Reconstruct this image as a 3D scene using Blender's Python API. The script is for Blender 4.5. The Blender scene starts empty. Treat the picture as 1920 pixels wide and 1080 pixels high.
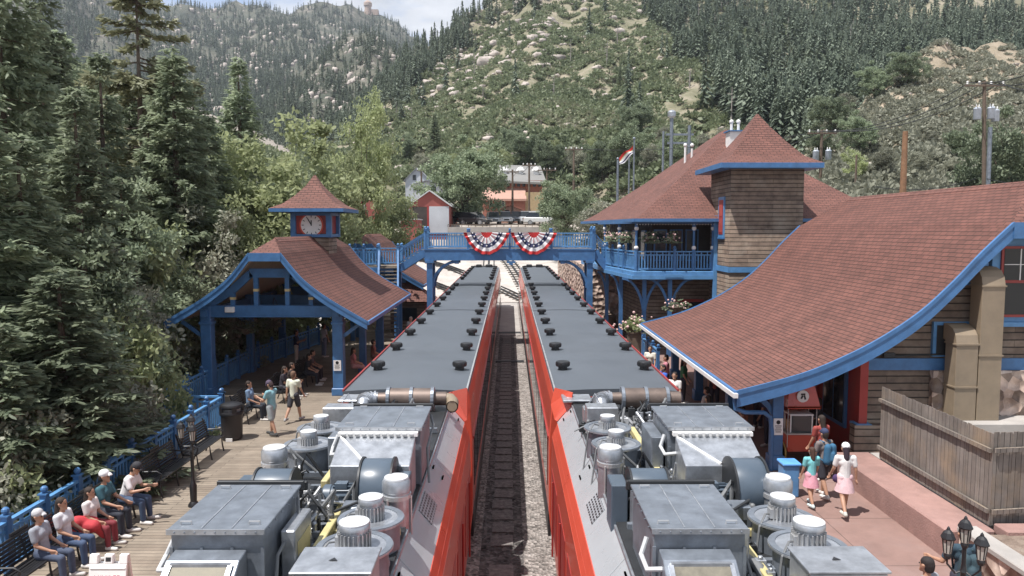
import bpy, bmesh, math, random
import numpy as np
from mathutils import Vector, Matrix
R = math.radians; PI = math.pi
random.seed(7)
S = bpy.context.scene
COL = S.collection

# ------------------------------------------------------------------ camera
F = 1390.0; HZ = 430.0; VPX = 955.0; CAMZ = 7.0; CAMY = .3
pitch = math.atan((540 - HZ) / F); yaw = -math.atan((960 - VPX) / F)
cd = bpy.data.cameras.new('camera'); cam = bpy.data.objects.new('camera', cd); COL.objects.link(cam)
cam.location = (0, CAMY, CAMZ); cam.rotation_euler = (PI / 2 - pitch, 0, yaw)
cd.sensor_width = 36; cd.lens = F / 1920 * 36; cd.clip_start = .1; cd.clip_end = 20000
S.camera = cam
_q = cam.rotation_euler.to_matrix()
def ray(px, py): return _q @ Vector(((px - 960) / F, (540 - py) / F, -1))
def at(px, py, Y):
    d = ray(px, py); return Vector((0, CAMY, CAMZ)) + d * ((Y - CAMY) / d.y)
def xat(px, Y): return at(px, HZ, Y).x
def zat(py, Y): return at(VPX, py, Y).z

# ------------------------------------------------------------------ world, sun, exposure
SUN = Vector((-.335, -.205, .92)).normalized()
w = bpy.data.worlds.new('World'); S.world = w; w.use_nodes = True
nt = w.node_tree; N = nt.nodes; LK = nt.links
bg = N['Background']; bg.inputs['Strength'].default_value = .12
sky = N.new('ShaderNodeTexSky'); sky.sky_type = 'NISHITA'; sky.sun_disc = False
sky.sun_elevation = math.asin(SUN.z); sky.sun_rotation = math.atan2(SUN.x, SUN.y); sky.altitude = 2000
tc = N.new('ShaderNodeTexCoord'); mp = N.new('ShaderNodeMapping'); mp.inputs['Scale'].default_value = (2.2, 2.2, 6)
nz = N.new('ShaderNodeTexNoise'); nz.inputs['Scale'].default_value = 1.7; nz.inputs['Detail'].default_value = 7; nz.inputs['Roughness'].default_value = .58
cr = N.new('ShaderNodeValToRGB'); cr.color_ramp.elements[0].position = .38; cr.color_ramp.elements[1].position = .53
mx = N.new('ShaderNodeMix'); mx.data_type = 'RGBA'
LK.new(tc.outputs['Generated'], mp.inputs['Vector']); LK.new(mp.outputs['Vector'], nz.inputs['Vector'])
LK.new(nz.outputs['Fac'], cr.inputs['Fac']); LK.new(cr.outputs['Color'], mx.inputs['Factor'])
nz2 = N.new('ShaderNodeTexNoise'); nz2.inputs['Scale'].default_value = 5; nz2.inputs['Detail'].default_value = 6
LK.new(mp.outputs['Vector'], nz2.inputs['Vector'])
cr2 = N.new('ShaderNodeValToRGB'); cr2.color_ramp.elements[0].position = .3; cr2.color_ramp.elements[1].position = .7
cr2.color_ramp.elements[0].color = (3.0, 3.15, 3.4, 1); cr2.color_ramp.elements[1].color = (5.2, 5.3, 5.5, 1)
LK.new(nz2.outputs['Fac'], cr2.inputs['Fac'])
LK.new(sky.outputs['Color'], mx.inputs['A']); LK.new(cr2.outputs['Color'], mx.inputs['B'])
LK.new(mx.outputs['Result'], bg.inputs['Color'])
sl = bpy.data.lights.new('sun', 'SUN'); sl.energy = 4.5; sl.angle = R(.5); sl.color = (1, .965, .93)
so = bpy.data.objects.new('sun', sl); COL.objects.link(so); so.rotation_euler = SUN.to_track_quat('Z', 'Y').to_euler()
S.view_settings.view_transform = 'Standard'; S.view_settings.look = 'None'; S.view_settings.exposure = .74; S.view_settings.gamma = 1

# ------------------------------------------------------------------ materials
MATS = {}
def c4(c): return (c[0], c[1], c[2], 1)
def nm(name):
    m = bpy.data.materials.new(name); m.use_nodes = True; t = m.node_tree
    return m, t, t.nodes['Principled BSDF'], t.nodes['Material Output']
def node(t, typ, **kw):
    n = t.nodes.new(typ)
    for k, v in kw.items():
        if k in n.inputs: n.inputs[k].default_value = v
        else: setattr(n, k, v)
    return n
def ramp(t, fac, stops):
    r = t.nodes.new('ShaderNodeValToRGB'); e = r.color_ramp.elements
    while len(e) < len(stops): e.new(.5)
    for i, (p, c) in enumerate(stops): e[i].position = p; e[i].color = c4(c)
    t.links.new(fac, r.inputs['Fac']); return r.outputs['Color']
def mixc(t, fac, a, b, mode='MIX'):
    m = t.nodes.new('ShaderNodeMix'); m.data_type = 'RGBA'; m.blend_type = mode
    for s, v in (('Factor', fac), ('A', a), ('B', b)):
        if isinstance(v, (int, float)): m.inputs[s].default_value = v
        elif isinstance(v, tuple): m.inputs[s].default_value = c4(v)
        else: t.links.new(v, m.inputs[s])
    return m.outputs['Result']
def bump(t, b, h, dist=.02, strength=1.0):
    n = t.nodes.new('ShaderNodeBump'); n.inputs['Distance'].default_value = dist; n.inputs['Strength'].default_value = strength
    t.links.new(h, n.inputs['Height']); t.links.new(n.outputs['Normal'], b.inputs['Normal'])
def M(name, col, rough=.55, metal=0, var=.18, scale=2.5, bmp=0, bscale=40, dirt=0, coat=0):
    if name in MATS: return MATS[name]
    m, t, b, o = nm(name); b.inputs['Roughness'].default_value = rough; b.inputs['Metallic'].default_value = metal
    g = node(t, 'ShaderNodeTexCoord')
    n = node(t, 'ShaderNodeTexNoise', Scale=scale, Detail=8, Roughness=.65); t.links.new(g.outputs['Object'], n.inputs['Vector'])
    lo = tuple(x * (1 - var) for x in col); hi = tuple(min(1, x * (1 + var)) for x in col)
    c = ramp(t, n.outputs['Fac'], [(.3, lo), (.7, hi)])
    if dirt:
        n3 = node(t, 'ShaderNodeTexNoise', Scale=scale * .6, Detail=10, Roughness=.75); t.links.new(g.outputs['Object'], n3.inputs['Vector'])
        f = ramp(t, n3.outputs['Fac'], [(.48, (0, 0, 0)), (.75, (dirt, dirt, dirt))])
        c = mixc(t, f, c, tuple(x * .35 + .04 for x in col))
    t.links.new(c, b.inputs['Base Color'])
    rr = node(t, 'ShaderNodeMapRange'); rr.inputs['To Min'].default_value = max(.05, rough - .12); rr.inputs['To Max'].default_value = min(1, rough + .15)
    t.links.new(n.outputs['Fac'], rr.inputs['Value']); t.links.new(rr.outputs['Result'], b.inputs['Roughness'])
    if coat: b.inputs['Coat Weight'].default_value = coat
    if bmp:
        n2 = node(t, 'ShaderNodeTexNoise', Scale=bscale, Detail=4); t.links.new(g.outputs['Object'], n2.inputs['Vector'])
        bump(t, b, n2.outputs['Fac'], bmp)
    MATS[name] = m; return m
def MB_brick(name, c1, c2, mortar, bw, rh, ms=.01, offset=.5, rough=.8, dist=.015, swap=False, var=.35, vscale=1.2, streak=None, gaps=True, lap_shadow=0):
    m, t, b, o = nm(name); b.inputs['Roughness'].default_value = rough
    g = node(t, 'ShaderNodeTexCoord'); mpn = node(t, 'ShaderNodeMapping')
    if swap: mpn.inputs['Rotation'].default_value = (0, 0, PI / 2)
    t.links.new(g.outputs['UV'], mpn.inputs['Vector'])
    nd = node(t, 'ShaderNodeTexNoise', Scale=1.5, Detail=4); t.links.new(mpn.outputs['Vector'], nd.inputs['Vector'])
    ad = node(t, 'ShaderNodeVectorMath', operation='MULTIPLY_ADD'); ad.inputs[1].default_value = (.03, .03, 0)
    t.links.new(nd.outputs['Color'], ad.inputs[0]); t.links.new(mpn.outputs['Vector'], ad.inputs[2])
    br = node(t, 'ShaderNodeTexBrick', Scale=1, Bias=0); br.offset = offset
    br.inputs['Color1'].default_value = c4(c1); br.inputs['Color2'].default_value = c4(c2); br.inputs['Mortar'].default_value = c4(mortar)
    br.inputs['Mortar Size'].default_value = ms; br.inputs['Mortar Smooth'].default_value = .3
    br.inputs['Brick Width'].default_value = bw; br.inputs['Row Height'].default_value = rh
    t.links.new(ad.outputs[0], br.inputs['Vector'])
    n = node(t, 'ShaderNodeTexNoise', Scale=vscale, Detail=9, Roughness=.7); t.links.new(g.outputs['UV'], n.inputs['Vector'])
    c = mixc(t, 1.0, br.outputs['Color'], ramp(t, n.outputs['Fac'], [(.3, (1 - var,) * 3), (.7, (1 + var * .6,) * 3)]), 'MULTIPLY')
    if streak:
        n5 = node(t, 'ShaderNodeTexNoise', Scale=.9, Detail=6, Roughness=.6); t.links.new(g.outputs['UV'], n5.inputs['Vector'])
        c = mixc(t, ramp(t, n5.outputs['Fac'], [(.5, (0, 0, 0)), (.72, (.8,) * 3)]), c, streak)
    t.links.new(c, b.inputs['Base Color'])
    # sawtooth height per course so each course laps the one below
    sp = node(t, 'ShaderNodeSeparateXYZ'); t.links.new(ad.outputs[0], sp.inputs[0])
    fr = node(t, 'ShaderNodeMath', operation='DIVIDE'); fr.inputs[1].default_value = rh; t.links.new(sp.outputs['Y'], fr.inputs[0])
    f2 = node(t, 'ShaderNodeMath', operation='FRACT'); t.links.new(fr.outputs[0], f2.inputs[0])
    f3 = node(t, 'ShaderNodeMath', operation='SUBTRACT'); f3.inputs[0].default_value = 1; t.links.new(f2.outputs[0], f3.inputs[1])
    f4 = node(t, 'ShaderNodeMath', operation='SUBTRACT'); t.links.new(f3.outputs[0], f4.inputs[0]); t.links.new(br.outputs['Fac'], f4.inputs[1])
    if lap_shadow:
        c2 = mixc(t, 1.0, c, ramp(t, f2.outputs[0], [(lap_shadow * .5, (.12,) * 3), (lap_shadow * 1.6, (1, 1, 1))]), 'MULTIPLY'); t.links.new(c2, b.inputs['Base Color'])  # paints the shadow line of each board course into the base colour
    if gaps: bump(t, b, f4.outputs[0], dist)
    MATS[name] = m; return m
def M_leaf(name, dark, light, trans=.3, scale=.8, hue=None):
    m, t, b, o = nm(name); b.inputs['Roughness'].default_value = .55; b.inputs['Specular IOR Level'].default_value = .35
    g = node(t, 'ShaderNodeTexCoord'); n = node(t, 'ShaderNodeTexNoise', Scale=scale, Detail=6, Roughness=.7)
    t.links.new(g.outputs['Object'], n.inputs['Vector'])
    n2 = node(t, 'ShaderNodeTexNoise', Scale=scale * 9, Detail=2); t.links.new(g.outputs['Object'], n2.inputs['Vector'])
    ma = node(t, 'ShaderNodeMath', operation='MULTIPLY_ADD'); ma.inputs[1].default_value = .6
    t.links.new(n2.outputs['Fac'], ma.inputs[0]); t.links.new(n.outputs['Fac'], ma.inputs[2])
    st = [(.5, dark), (1.05, light)]
    if hue: st = [(.5, dark), (.85, light), (1.0, hue)]
    c = ramp(t, ma.outputs[0], [(min(1, p), q) for p, q in st])
    oi = node(t, 'ShaderNodeObjectInfo'); hs = node(t, 'ShaderNodeHueSaturation'); mr = node(t, 'ShaderNodeMapRange')
    mr.inputs['To Min'].default_value = .75; mr.inputs['To Max'].default_value = 1.25
    t.links.new(oi.outputs['Random'], mr.inputs['Value']); t.links.new(mr.outputs['Result'], hs.inputs['Value']); t.links.new(c, hs.inputs['Color'])
    t.links.new(hs.outputs['Color'], b.inputs['Base Color'])
    tr = node(t, 'ShaderNodeBsdfTranslucent'); t.links.new(hs.outputs['Color'], tr.inputs['Color'])
    mm = node(t, 'ShaderNodeMixShader'); mm.inputs[0].default_value = trans
    t.links.new(b.outputs[0], mm.inputs[1]); t.links.new(tr.outputs[0], mm.inputs[2]); t.links.new(mm.outputs[0], o.inputs['Surface'])
    MATS[name] = m; return m
def M_ground(name, stops, scale=1, bscale=20, dist=.05, voro=0, rough=.9, coord='Object'):
    m, t, b, o = nm(name); b.inputs['Roughness'].default_value = rough; b.inputs['Specular IOR Level'].default_value = .2
    g = node(t, 'ShaderNodeTexCoord'); n = node(t, 'ShaderNodeTexNoise', Scale=scale, Detail=12, Roughness=.72)
    t.links.new(g.outputs[coord], n.inputs['Vector']); c = ramp(t, n.outputs['Fac'], stops)
    if voro:
        v = node(t, 'ShaderNodeTexVoronoi', Scale=voro); t.links.new(g.outputs[coord], v.inputs['Vector'])
        h = node(t, 'ShaderNodeSeparateColor'); t.links.new(v.outputs['Color'], h.inputs[0])
        c = mixc(t, 1.0, c, ramp(t, h.outputs[0], [(0, (.45,) * 3), (1, (1.5,) * 3)]), 'MULTIPLY')
        bump(t, b, v.outputs['Distance'], -dist) if False else bump(t, b, v.outputs['Distance'], dist)
    else:
        n2 = node(t, 'ShaderNodeTexNoise', Scale=bscale, Detail=8); t.links.new(g.outputs[coord], n2.inputs['Vector']); bump(t, b, n2.outputs['Fac'], dist)
    t.links.new(c, b.inputs['Base Color']); MATS[name] = m; return m
def M_glass(name, col=(.02, .025, .03), rough=.06):
    m, t, b, o = nm(name); b.inputs['Base Color'].default_value = c4(col); b.inputs['Roughness'].default_value = rough
    g = node(t, 'ShaderNodeTexCoord'); n = node(t, 'ShaderNodeTexNoise', Scale=.7, Detail=2); t.links.new(g.outputs['Object'], n.inputs['Vector'])
    bump(t, b, n.outputs['Fac'], .01); MATS[name] = m; return m

blue = M('blue_paint', (.058, .16, .34), .42, var=.2, scale=3, dirt=.22)
bluel = M('blue_paint_light', (.10, .255, .48), .42, var=.18, scale=3, dirt=.15)
shing = MB_brick('red_shingles', (.178, .074, .056), (.138, .058, .044), (.045, .02, .015), .32, .15, .012, var=.28, vscale=.9, dist=.018)
siding = MB_brick('brown_siding', (.26, .19, .14), (.17, .12, .09), (.10, .07, .05), 2.3, .2, .006, var=.45, vscale=2.2, dist=.05, streak=(.31, .255, .20), lap_shadow=.13)
boards = MB_brick('wood_boards', (.235, .205, .18), (.18, .155, .135), (.04, .03, .025), 6, .14, .007, var=.35, vscale=1.5, dist=.006, swap=True, streak=(.30, .22, .145))
deckm = MB_brick('deck_planks', (.265, .22, .17), (.21, .17, .13), (.06, .05, .04), 3.2, .15, .006, var=.3, vscale=1.4, dist=.006, swap=False)
stonem = M_ground('rubble_stone', [(.3, (.22, .15, .12)), (.5, (.45, .34, .28)), (.7, (.6, .5, .43))], scale=1.4, voro=3.2, dist=.25)
ledge_m = M('pink_concrete', (.315, .19, .165), .85, var=.22, scale=1.3, bmp=.01, bscale=30, dirt=.35)
paver = MB_brick('pink_paving', (.255, .16, .135), (.235, .147, .125), (.09, .06, .05), 2.4, 2.4, .012, 0, .85, .002, var=.22, vscale=1.1, streak=(.26, .18, .16), gaps=False)
conc = M('concrete', (.36, .335, .31), .85, var=.18, scale=1, bmp=.008, bscale=40, dirt=.3)
ballast = M_ground('ballast', [(.3, (.17, .15, .135)), (.7, (.35, .32, .295))], scale=2, voro=14, dist=.06)
ballast_d = M_ground('shadowed_ballast', [(.3, (.055, .05, .048)), (.7, (.20, .185, .175))], scale=2.2, voro=12, dist=.06)  # ballast darkened to carry the left train's shadow in its colour
soil = M_ground('dry_soil', [(.3, (.12, .085, .065)), (.55, (.26, .2, .16)), (.75, (.34, .3, .25))], scale=2, bscale=25, dist=.05)
red = M('train_red', (.56, .085, .05), .3, var=.08, scale=1.2, dirt=.12, coat=.3)
redd = M('dark_red', (.30, .035, .03), .4, var=.15)
roofg = M('train_roof_grey', (.085, .098, .114), .55, var=.1, scale=.7, dirt=.22)
panelg = M('panel_grey', (.33, .345, .36), .28, var=.06, scale=1, dirt=.1, coat=.2)
galv = M('galvanized', (.44, .46, .49), .36, .7, var=.25, scale=6, dirt=.45)
galvd = M('dull_galvanized', (.215, .24, .275), .4, .45, var=.25, scale=5, dirt=.5)
darkm = M('dark_metal', (.035, .037, .04), .5, .4, var=.25)
black = M('black_paint', (.018, .018, .02), .38, var=.3)
bluegrey = M('blue_grey_enamel', (.075, .10, .13), .35, var=.12, dirt=.15)
yellow = M('yellow_rail', (.52, .45, .22), .5, var=.15, dirt=.3)
white = M('white_paint', (.75, .74, .72), .5, var=.06, dirt=.1)
tan = M('tan_duct', (.25, .195, .135), .5, var=.12, dirt=.3)
rust = M('exhaust_brown', (.17, .13, .11), .5, .5, var=.25, dirt=.3)
rubber = M('hose_grey', (.16, .165, .17), .5, var=.15)
glass = M_glass('dark_glass'); gl2 = M_glass('window_glass', (.05, .06, .065), .04)
frost = M('lamp_glass', (.45, .43, .38), .2, var=.1)
bark = M('bark', (.11, .085, .065), .9, var=.4, scale=3, bmp=.03, bscale=14)
polew = M('weathered_pole', (.13, .095, .07), .85, var=.3, scale=3)
poleo = M('orange_wood', (.22, .12, .065), .8, var=.3, scale=3)
granite = M('granite', (.43, .375, .335), .9, var=.3, scale=.35, bmp=.3, bscale=1.2)
flowers = M('blossom', (.7, .45, .42), .6, var=.5, scale=30)
cream = M('soffit_cream', (.50, .43, .34), .6, var=.12, dirt=.2)
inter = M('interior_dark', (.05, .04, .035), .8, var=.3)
skin = M('skin', (.42, .24, .16), .5, var=.08, scale=6)
silver = M('silver_paint', (.5, .5, .5), .35, .6, var=.08)
spruce_l = M_leaf('spruce_needles', (.095, .13, .08), (.37, .42, .28), .5, .9)
pine_l = M_leaf('pine_needles', (.12, .135, .085), (.34, .34, .21), .35, .9)
broad_l = M_leaf('broadleaf', (.17, .21, .10), (.47, .51, .28), .5, .7)
broad_d = M_leaf('broadleaf_dark', (.11, .15, .095), (.31, .36, .23), .4, .7)
grey_l = M_leaf('grey_green_leaf', (.16, .17, .125), (.38, .38, .29), .35, .7)
shrub_l = M_leaf('shrub_leaf', (.085, .11, .062), (.21, .245, .14), .35, .045, hue=(.27, .265, .18))
fconif = M_leaf('forest_needles', (.045, .068, .05), (.165, .195, .14), .2, .05)

# ------------------------------------------------------------------ mesh builder
class MB:
    def __init__(s): s.v = []; s.f = []; s.uv = {}
    def add(s, vs, fs, uvs=None):
        b = len(s.v); s.v += [tuple(v) for v in vs]
        for i, f in enumerate(fs):
            if uvs and uvs[i]: s.uv[len(s.f)] = uvs[i]
            s.f.append([b + k for k in f])
        return s
    def box(s, c, d, rot=None, m=None):
        x, y, z = d[0] / 2, d[1] / 2, d[2] / 2
        vs = [Vector(p) for p in ((-x, -y, -z), (x, -y, -z), (x, y, -z), (-x, y, -z), (-x, -y, z), (x, -y, z), (x, y, z), (-x, y, z))]
        if rot is not None:
            r = Matrix.Rotation(rot, 3, 'Z') if isinstance(rot, (int, float)) else rot
            vs = [r @ v for v in vs]
        return s.add([v + Vector(c) for v in vs], [(0, 3, 2, 1), (4, 5, 6, 7), (0, 1, 5, 4), (1, 2, 6, 5), (2, 3, 7, 6), (3, 0, 4, 7)])
    def b2(s, lo, hi): return s.box([(a + b) / 2 for a, b in zip(lo, hi)], [b - a for a, b in zip(lo, hi)])
    def bar(s, p, q, wd, h, up=(0, 0, 1)):
        p = Vector(p); q = Vector(q); d = q - p; L = d.length
        if L < 1e-6: return s
        y = d / L; x = y.cross(Vector(up))
        if x.length < 1e-4: x = Vector((1, 0, 0))
        x.normalize(); z = x.cross(y)
        r = Matrix((x, y, z)).transposed()
        return s.box((p + q) / 2, (wd, L, h), r)
    def tube(s, p, q, r0, r1=None, n=10, cap=True):
        r1 = r0 if r1 is None else r1
        p = Vector(p); q = Vector(q); d = (q - p)
        if d.length < 1e-6: return s
        d.normalize(); a = d.orthogonal().normalized(); b = d.cross(a)
        vs = []
        for c, r in ((p, r0), (q, r1)):
            for i in range(n):
                t = 2 * PI * i / n; vs.append(c + (a * math.cos(t) + b * math.sin(t)) * r)
        fs = [(i, (i + 1) % n, n + (i + 1) % n, n + i) for i in range(n)]
        if cap: fs += [tuple(range(n - 1, -1, -1)), tuple(range(n, 2 * n))]
        return s.add(vs, fs)
    def path(s, pts, r, n=8):
        pts = [Vector(p) for p in pts]; vs = []; prev = None
        for i, p in enumerate(pts):
            d = (pts[min(i + 1, len(pts) - 1)] - pts[max(i - 1, 0)]).normalized()
            if prev is None: a = d.orthogonal().normalized()
            else:
                a = prev - d * prev.dot(d); a = a.normalized() if a.length > 1e-5 else d.orthogonal().normalized()
            prev = a; b = d.cross(a); rr = r[i] if isinstance(r, (list, tuple)) else r
            vs += [p + (a * math.cos(2 * PI * k / n) + b * math.sin(2 * PI * k / n)) * rr for k in range(n)]
        fs = []
        for i in range(len(pts) - 1):
            for k in range(n): fs.append((i * n + k, i * n + (k + 1) % n, (i + 1) * n + (k + 1) % n, (i + 1) * n + k))
        L = (len(pts) - 1) * n
        fs += [tuple(range(n - 1, -1, -1)), tuple(range(L, L + n))]
        return s.add(vs, fs)
    def lathe(s, c, prof, n=16, ax='Z', sc=(1, 1)):
        vs = []
        for r, z in prof:
            for i in range(n):
                t = 2 * PI * i / n; x, y = r * math.cos(t) * sc[0], r * math.sin(t) * sc[1]
                p = (x, y, z) if ax == 'Z' else ((z, x, y) if ax == 'X' else (x, z, y))
                vs.append(Vector(c) + Vector(p))
        fs = []
        for j in range(len(prof) - 1):
            for i in range(n):
                f = (j * n + i, j * n + (i + 1) % n, (j + 1) * n + (i + 1) % n, (j + 1) * n + i)
                fs.append(f if ax != 'Y' else f[::-1])
        if prof[0][0] > 1e-4: fs.append(tuple(range(n - 1, -1, -1)))
        if prof[-1][0] > 1e-4: fs.append(tuple((len(prof) - 1) * n + i for i in range(n)))
        return s.add(vs, fs)
    def ball(s, c, r, n=10, k=6, sc=(1, 1, 1)):
        prof = [(max(1e-5, math.sin(PI * i / k)) , -math.cos(PI * i / k)) for i in range(k + 1)]
        vs = []
        for a, z in prof:
            for i in range(n):
                t = 2 * PI * i / n; vs.append(Vector(c) + Vector((a * math.cos(t) * sc[0], a * math.sin(t) * sc[1], z * sc[2])) * r)
        return s.add(vs, [(j * n + i, j * n + (i + 1) % n, (j + 1) * n + (i + 1) % n, (j + 1) * n + i) for j in range(k) for i in range(n)])
    def prism(s, poly, vec):
        poly = [Vector(p) for p in poly]; n = len(poly); vec = Vector(vec)
        return s.add(poly + [p + vec for p in poly], [tuple(range(n - 1, -1, -1)), tuple(range(n, 2 * n))] + [(i, (i + 1) % n, n + (i + 1) % n, n + i) for i in range(n)])
    def strip(s, rows, uvrows=None):
        n = len(rows[0]); vs = [p for r in rows for p in r]; fs = []; uvs = []
        for j in range(len(rows) - 1):
            for i in range(n - 1):
                fs.append((j * n + i, j * n + i + 1, (j + 1) * n + i + 1, (j + 1) * n + i))
                if uvrows: uvs.append([uvrows[j][i], uvrows[j][i + 1], uvrows[j + 1][i + 1], uvrows[j + 1][i]])
        return s.add(vs, fs, uvs or None)
    def build(s, name, mat, parent=None, smooth=False, bevel=0, kind=None):
        me = bpy.data.meshes.new(name); me.from_pydata(s.v, [], s.f)
        bm = bmesh.new(); bm.from_mesh(me); 
        if not s.uv: bmesh.ops.recalc_face_normals(bm, faces=bm.faces)
        bm.to_mesh(me); bm.free()
        ul = me.uv_layers.new(name='UVMap')
        for p in me.polygons:
            if p.index in s.uv:
                for li, q in zip(p.loop_indices, s.uv[p.index]): ul.data[li].uv = q
                continue
            nn = p.normal
            if abs(nn.z) > .98: ua, va = Vector((1, 0, 0)), Vector((0, 1, 0))
            else:
                ua = Vector((0, 0, 1)).cross(nn).normalized(); va = nn.cross(ua)
            for li in p.loop_indices:
                co = me.vertices[me.loops[li].vertex_index].co; ul.data[li].uv = (co.dot(ua), co.dot(va))
        if smooth:
            for p in me.polygons: p.use_smooth = True
            try: me.set_sharp_from_angle(angle=R(38))
            except Exception: pass
        if mat: me.materials.append(mat)
        o = bpy.data.objects.new(name, me); COL.objects.link(o)
        if bevel:
            md = o.modifiers.new('bevel', 'BEVEL'); md.width = bevel; md.segments = 1; md.limit_method = 'ANGLE'; md.angle_limit = R(40)
        if parent is not None: adopt(o, parent)
        if kind: o['kind'] = kind
        return o
def root_of(p):
    m = Matrix.LocRotScale(p.location, p.rotation_euler, p.scale)
    while p.parent is not None:
        m = Matrix.LocRotScale(p.parent.location, p.parent.rotation_euler, p.parent.scale) @ p.matrix_parent_inverse @ m; p = p.parent
    return m
def adopt(o, p):
    o.parent = p; o.matrix_parent_inverse = root_of(p).inverted()
def tag(o, label, cat, group=None):
    o['label'] = label; o['category'] = cat
    if group: o['group'] = group
    return o
def thing(name, label, cat, loc=(0, 0, 0), group=None):
    o = bpy.data.objects.new(name, None); COL.objects.link(o); o.location = loc; o.empty_display_size = .3
    return tag(o, label, cat, group)
def dup(o, loc=None, rotz=None, sc=None, label=None, group=None, parent=None):
    c = o.copy(); COL.objects.link(c)
    if parent is not None: c.parent = parent
    if loc is not None: c.location = loc
    if rotz is not None: c.rotation_euler = (0, 0, rotz)
    if sc is not None: c.scale = sc if isinstance(sc, (tuple, list)) else (sc,) * 3
    if label: c['label'] = label
    if group: c['group'] = group
    for ch in o.children: dup(ch, parent=c)
    return c
def npmesh(name, V, Fc, mat, parent=None, kind=None, smooth=False, link=True):
    V = np.asarray(V, dtype=np.float32).reshape(-1, 3); Fc = np.asarray(Fc, dtype=np.int32); k = Fc.shape[1]
    me = bpy.data.meshes.new(name); me.vertices.add(len(V)); me.vertices.foreach_set('co', V.ravel())
    me.loops.add(Fc.size); me.loops.foreach_set('vertex_index', Fc.ravel())
    me.polygons.add(len(Fc)); me.polygons.foreach_set('loop_start', np.arange(0, Fc.size, k, dtype=np.int32))
    me.polygons.foreach_set('loop_total', np.full(len(Fc), k, dtype=np.int32))
    if smooth: me.polygons.foreach_set('use_smooth', np.ones(len(Fc), dtype=bool))
    me.update(calc_edges=True); me.validate()
    if mat: me.materials.append(mat)
    o = bpy.data.objects.new(name, me)
    if link: COL.objects.link(o)
    if parent is not None: adopt(o, parent)
    if kind: o['kind'] = kind
    return o
# ------------------------------------------------------------------ terrain
from mathutils import noise as mnoise
def fbm(x, y, z=0, o=5): return mnoise.fractal(Vector((x, y, z)), .9, 2.1, o)
def sm(a, b, x):
    t = min(1, max(0, (x - a) / (b - a))); return t * t * (3 - 2 * t)
def lerp(a, b, t): return a + (b - a) * t
def interp(pts, x):
    if x <= pts[0][0]: return pts[0][1]
    for (a, p), (b, q) in zip(pts, pts[1:]):
        if x <= b: return p + (q - p) * (x - a) / (b - a)
    return pts[-1][1]
def gz(x, y):
    z = 3.3 * sm(70, 96, y) + 4.2 * sm(97.6, 98.6, y) + max(0, min(60, y - 99)) * .035
    if x < -11: z = lerp(z, -3.5, sm(-12.5, -18, x) if False else sm(0, 1, (-12.4 - x) / 5) * (1 - sm(60, 90, y)))
    if x < -26: z += min(120, (-26 - x)) * .45
    if x > 15: z += 2.5 * sm(15, 24, x) * sm(22, 40, y)
    return z + .12 * fbm(x * .15, y * .15) * sm(70, 80, y + (40 if abs(x) > 14 else 0))
def axis(lo, hi, n, k, c):
    a = math.asinh((lo - c) / k); b = math.asinh((hi - c) / k)
    return [c + k * math.sinh(a + (b - a) * i / (n - 1)) for i in range(n)]
grass_m = M_ground('yard_ground', [(.3, (.15, .13, .105)), (.5, (.33, .29, .25)), (.7, (.42, .38, .34))], scale=.35, bscale=8, dist=.05)
gx = axis(-2600, 2600, 170, 20, -5); gy = axis(-300, 3400, 170, 40, 55)
V = [(x, y, gz(x, y)) for y in gy for x in gx]; n = len(gx)
Fc = [(j * n + i, j * n + i + 1, (j + 1) * n + i + 1, (j + 1) * n + i) for j in range(len(gy) - 1) for i in range(n - 1)]
npmesh('ground', V, Fc, grass_m, kind='structure', smooth=True)

class Sheet:
    def __init__(s, name, p0, p1, npx, foot, crest, nr, amp, mat, pw=.85, seed=0, nf=7):
        s.p0, s.p1, s.n, s.nr = p0, p1, npx, nr; s.g = []
        for j in range(nr + 1):
            t = j / nr; row = []
            for i in range(npx):
                px = p0 + (p1 - p0) * i / (npx - 1); fd, fr = foot(px); cdp, crw = crest(px)
                d = fd * (cdp / fd) ** t; d *= 1 + .05 * fbm(px * .006, t * 4, seed + 3) * sm(0, .1, t)
                r = fr + (crw - fr) * t ** pw
                q = at(px, r, d); q.z += amp * d * .01 * fbm(px * .012, t * nf, seed) * sm(0, .12, t)
                row.append(q)
            s.g.append(row)
        back = []
        for k in (1, 2):
            for q in s.g[nr]: back.append(Vector((q.x * (1 + .12 * k), q.y * (1 + .12 * k), q.z - .1 * k * q.y * k)))
        skirt = [Vector((q.x * .84, q.y * .84, q.z - 11 - .05 * q.y)) for q in s.g[0]]
        V = skirt + [q for r_ in s.g for q in r_] + back
        Fc = [(j * npx + i, j * npx + i + 1, (j + 1) * npx + i + 1, (j + 1) * npx + i) for j in range(nr + 3) for i in range(npx - 1)]
        s.o = npmesh(name, V, Fc, mat, kind='structure', smooth=True)
    def pos(s, px, t):
        a = (px - s.p0) / (s.p1 - s.p0) * (s.n - 1); b = t * s.nr
        i = min(s.n - 2, max(0, int(a))); j = min(s.nr - 1, max(0, int(b))); a -= i; b -= j
        return (s.g[j][i] * (1 - a) + s.g[j][i + 1] * a) * (1 - b) + (s.g[j + 1][i] * (1 - a) + s.g[j + 1][i + 1] * a) * b
def proj(q):
    d = _q.transposed() @ (q - Vector((0, CAMY, CAMZ))); return 960 + d.x / -d.z * F, 540 - d.y / -d.z * F
hill_m = M_ground('hillside_soil', [(.34, (.10, .095, .05)), (.47, (.19, .18, .12)), (.58, (.27, .235, .175)), (.75, (.34, .295, .235))], scale=.07, bscale=.8, dist=.6)
dry_m = M_ground('dry_slope_soil', [(.3, (.17, .14, .09)), (.5, (.30, .25, .185)), (.7, (.42, .33, .245))], scale=.13, bscale=1.5, dist=.4)
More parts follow.
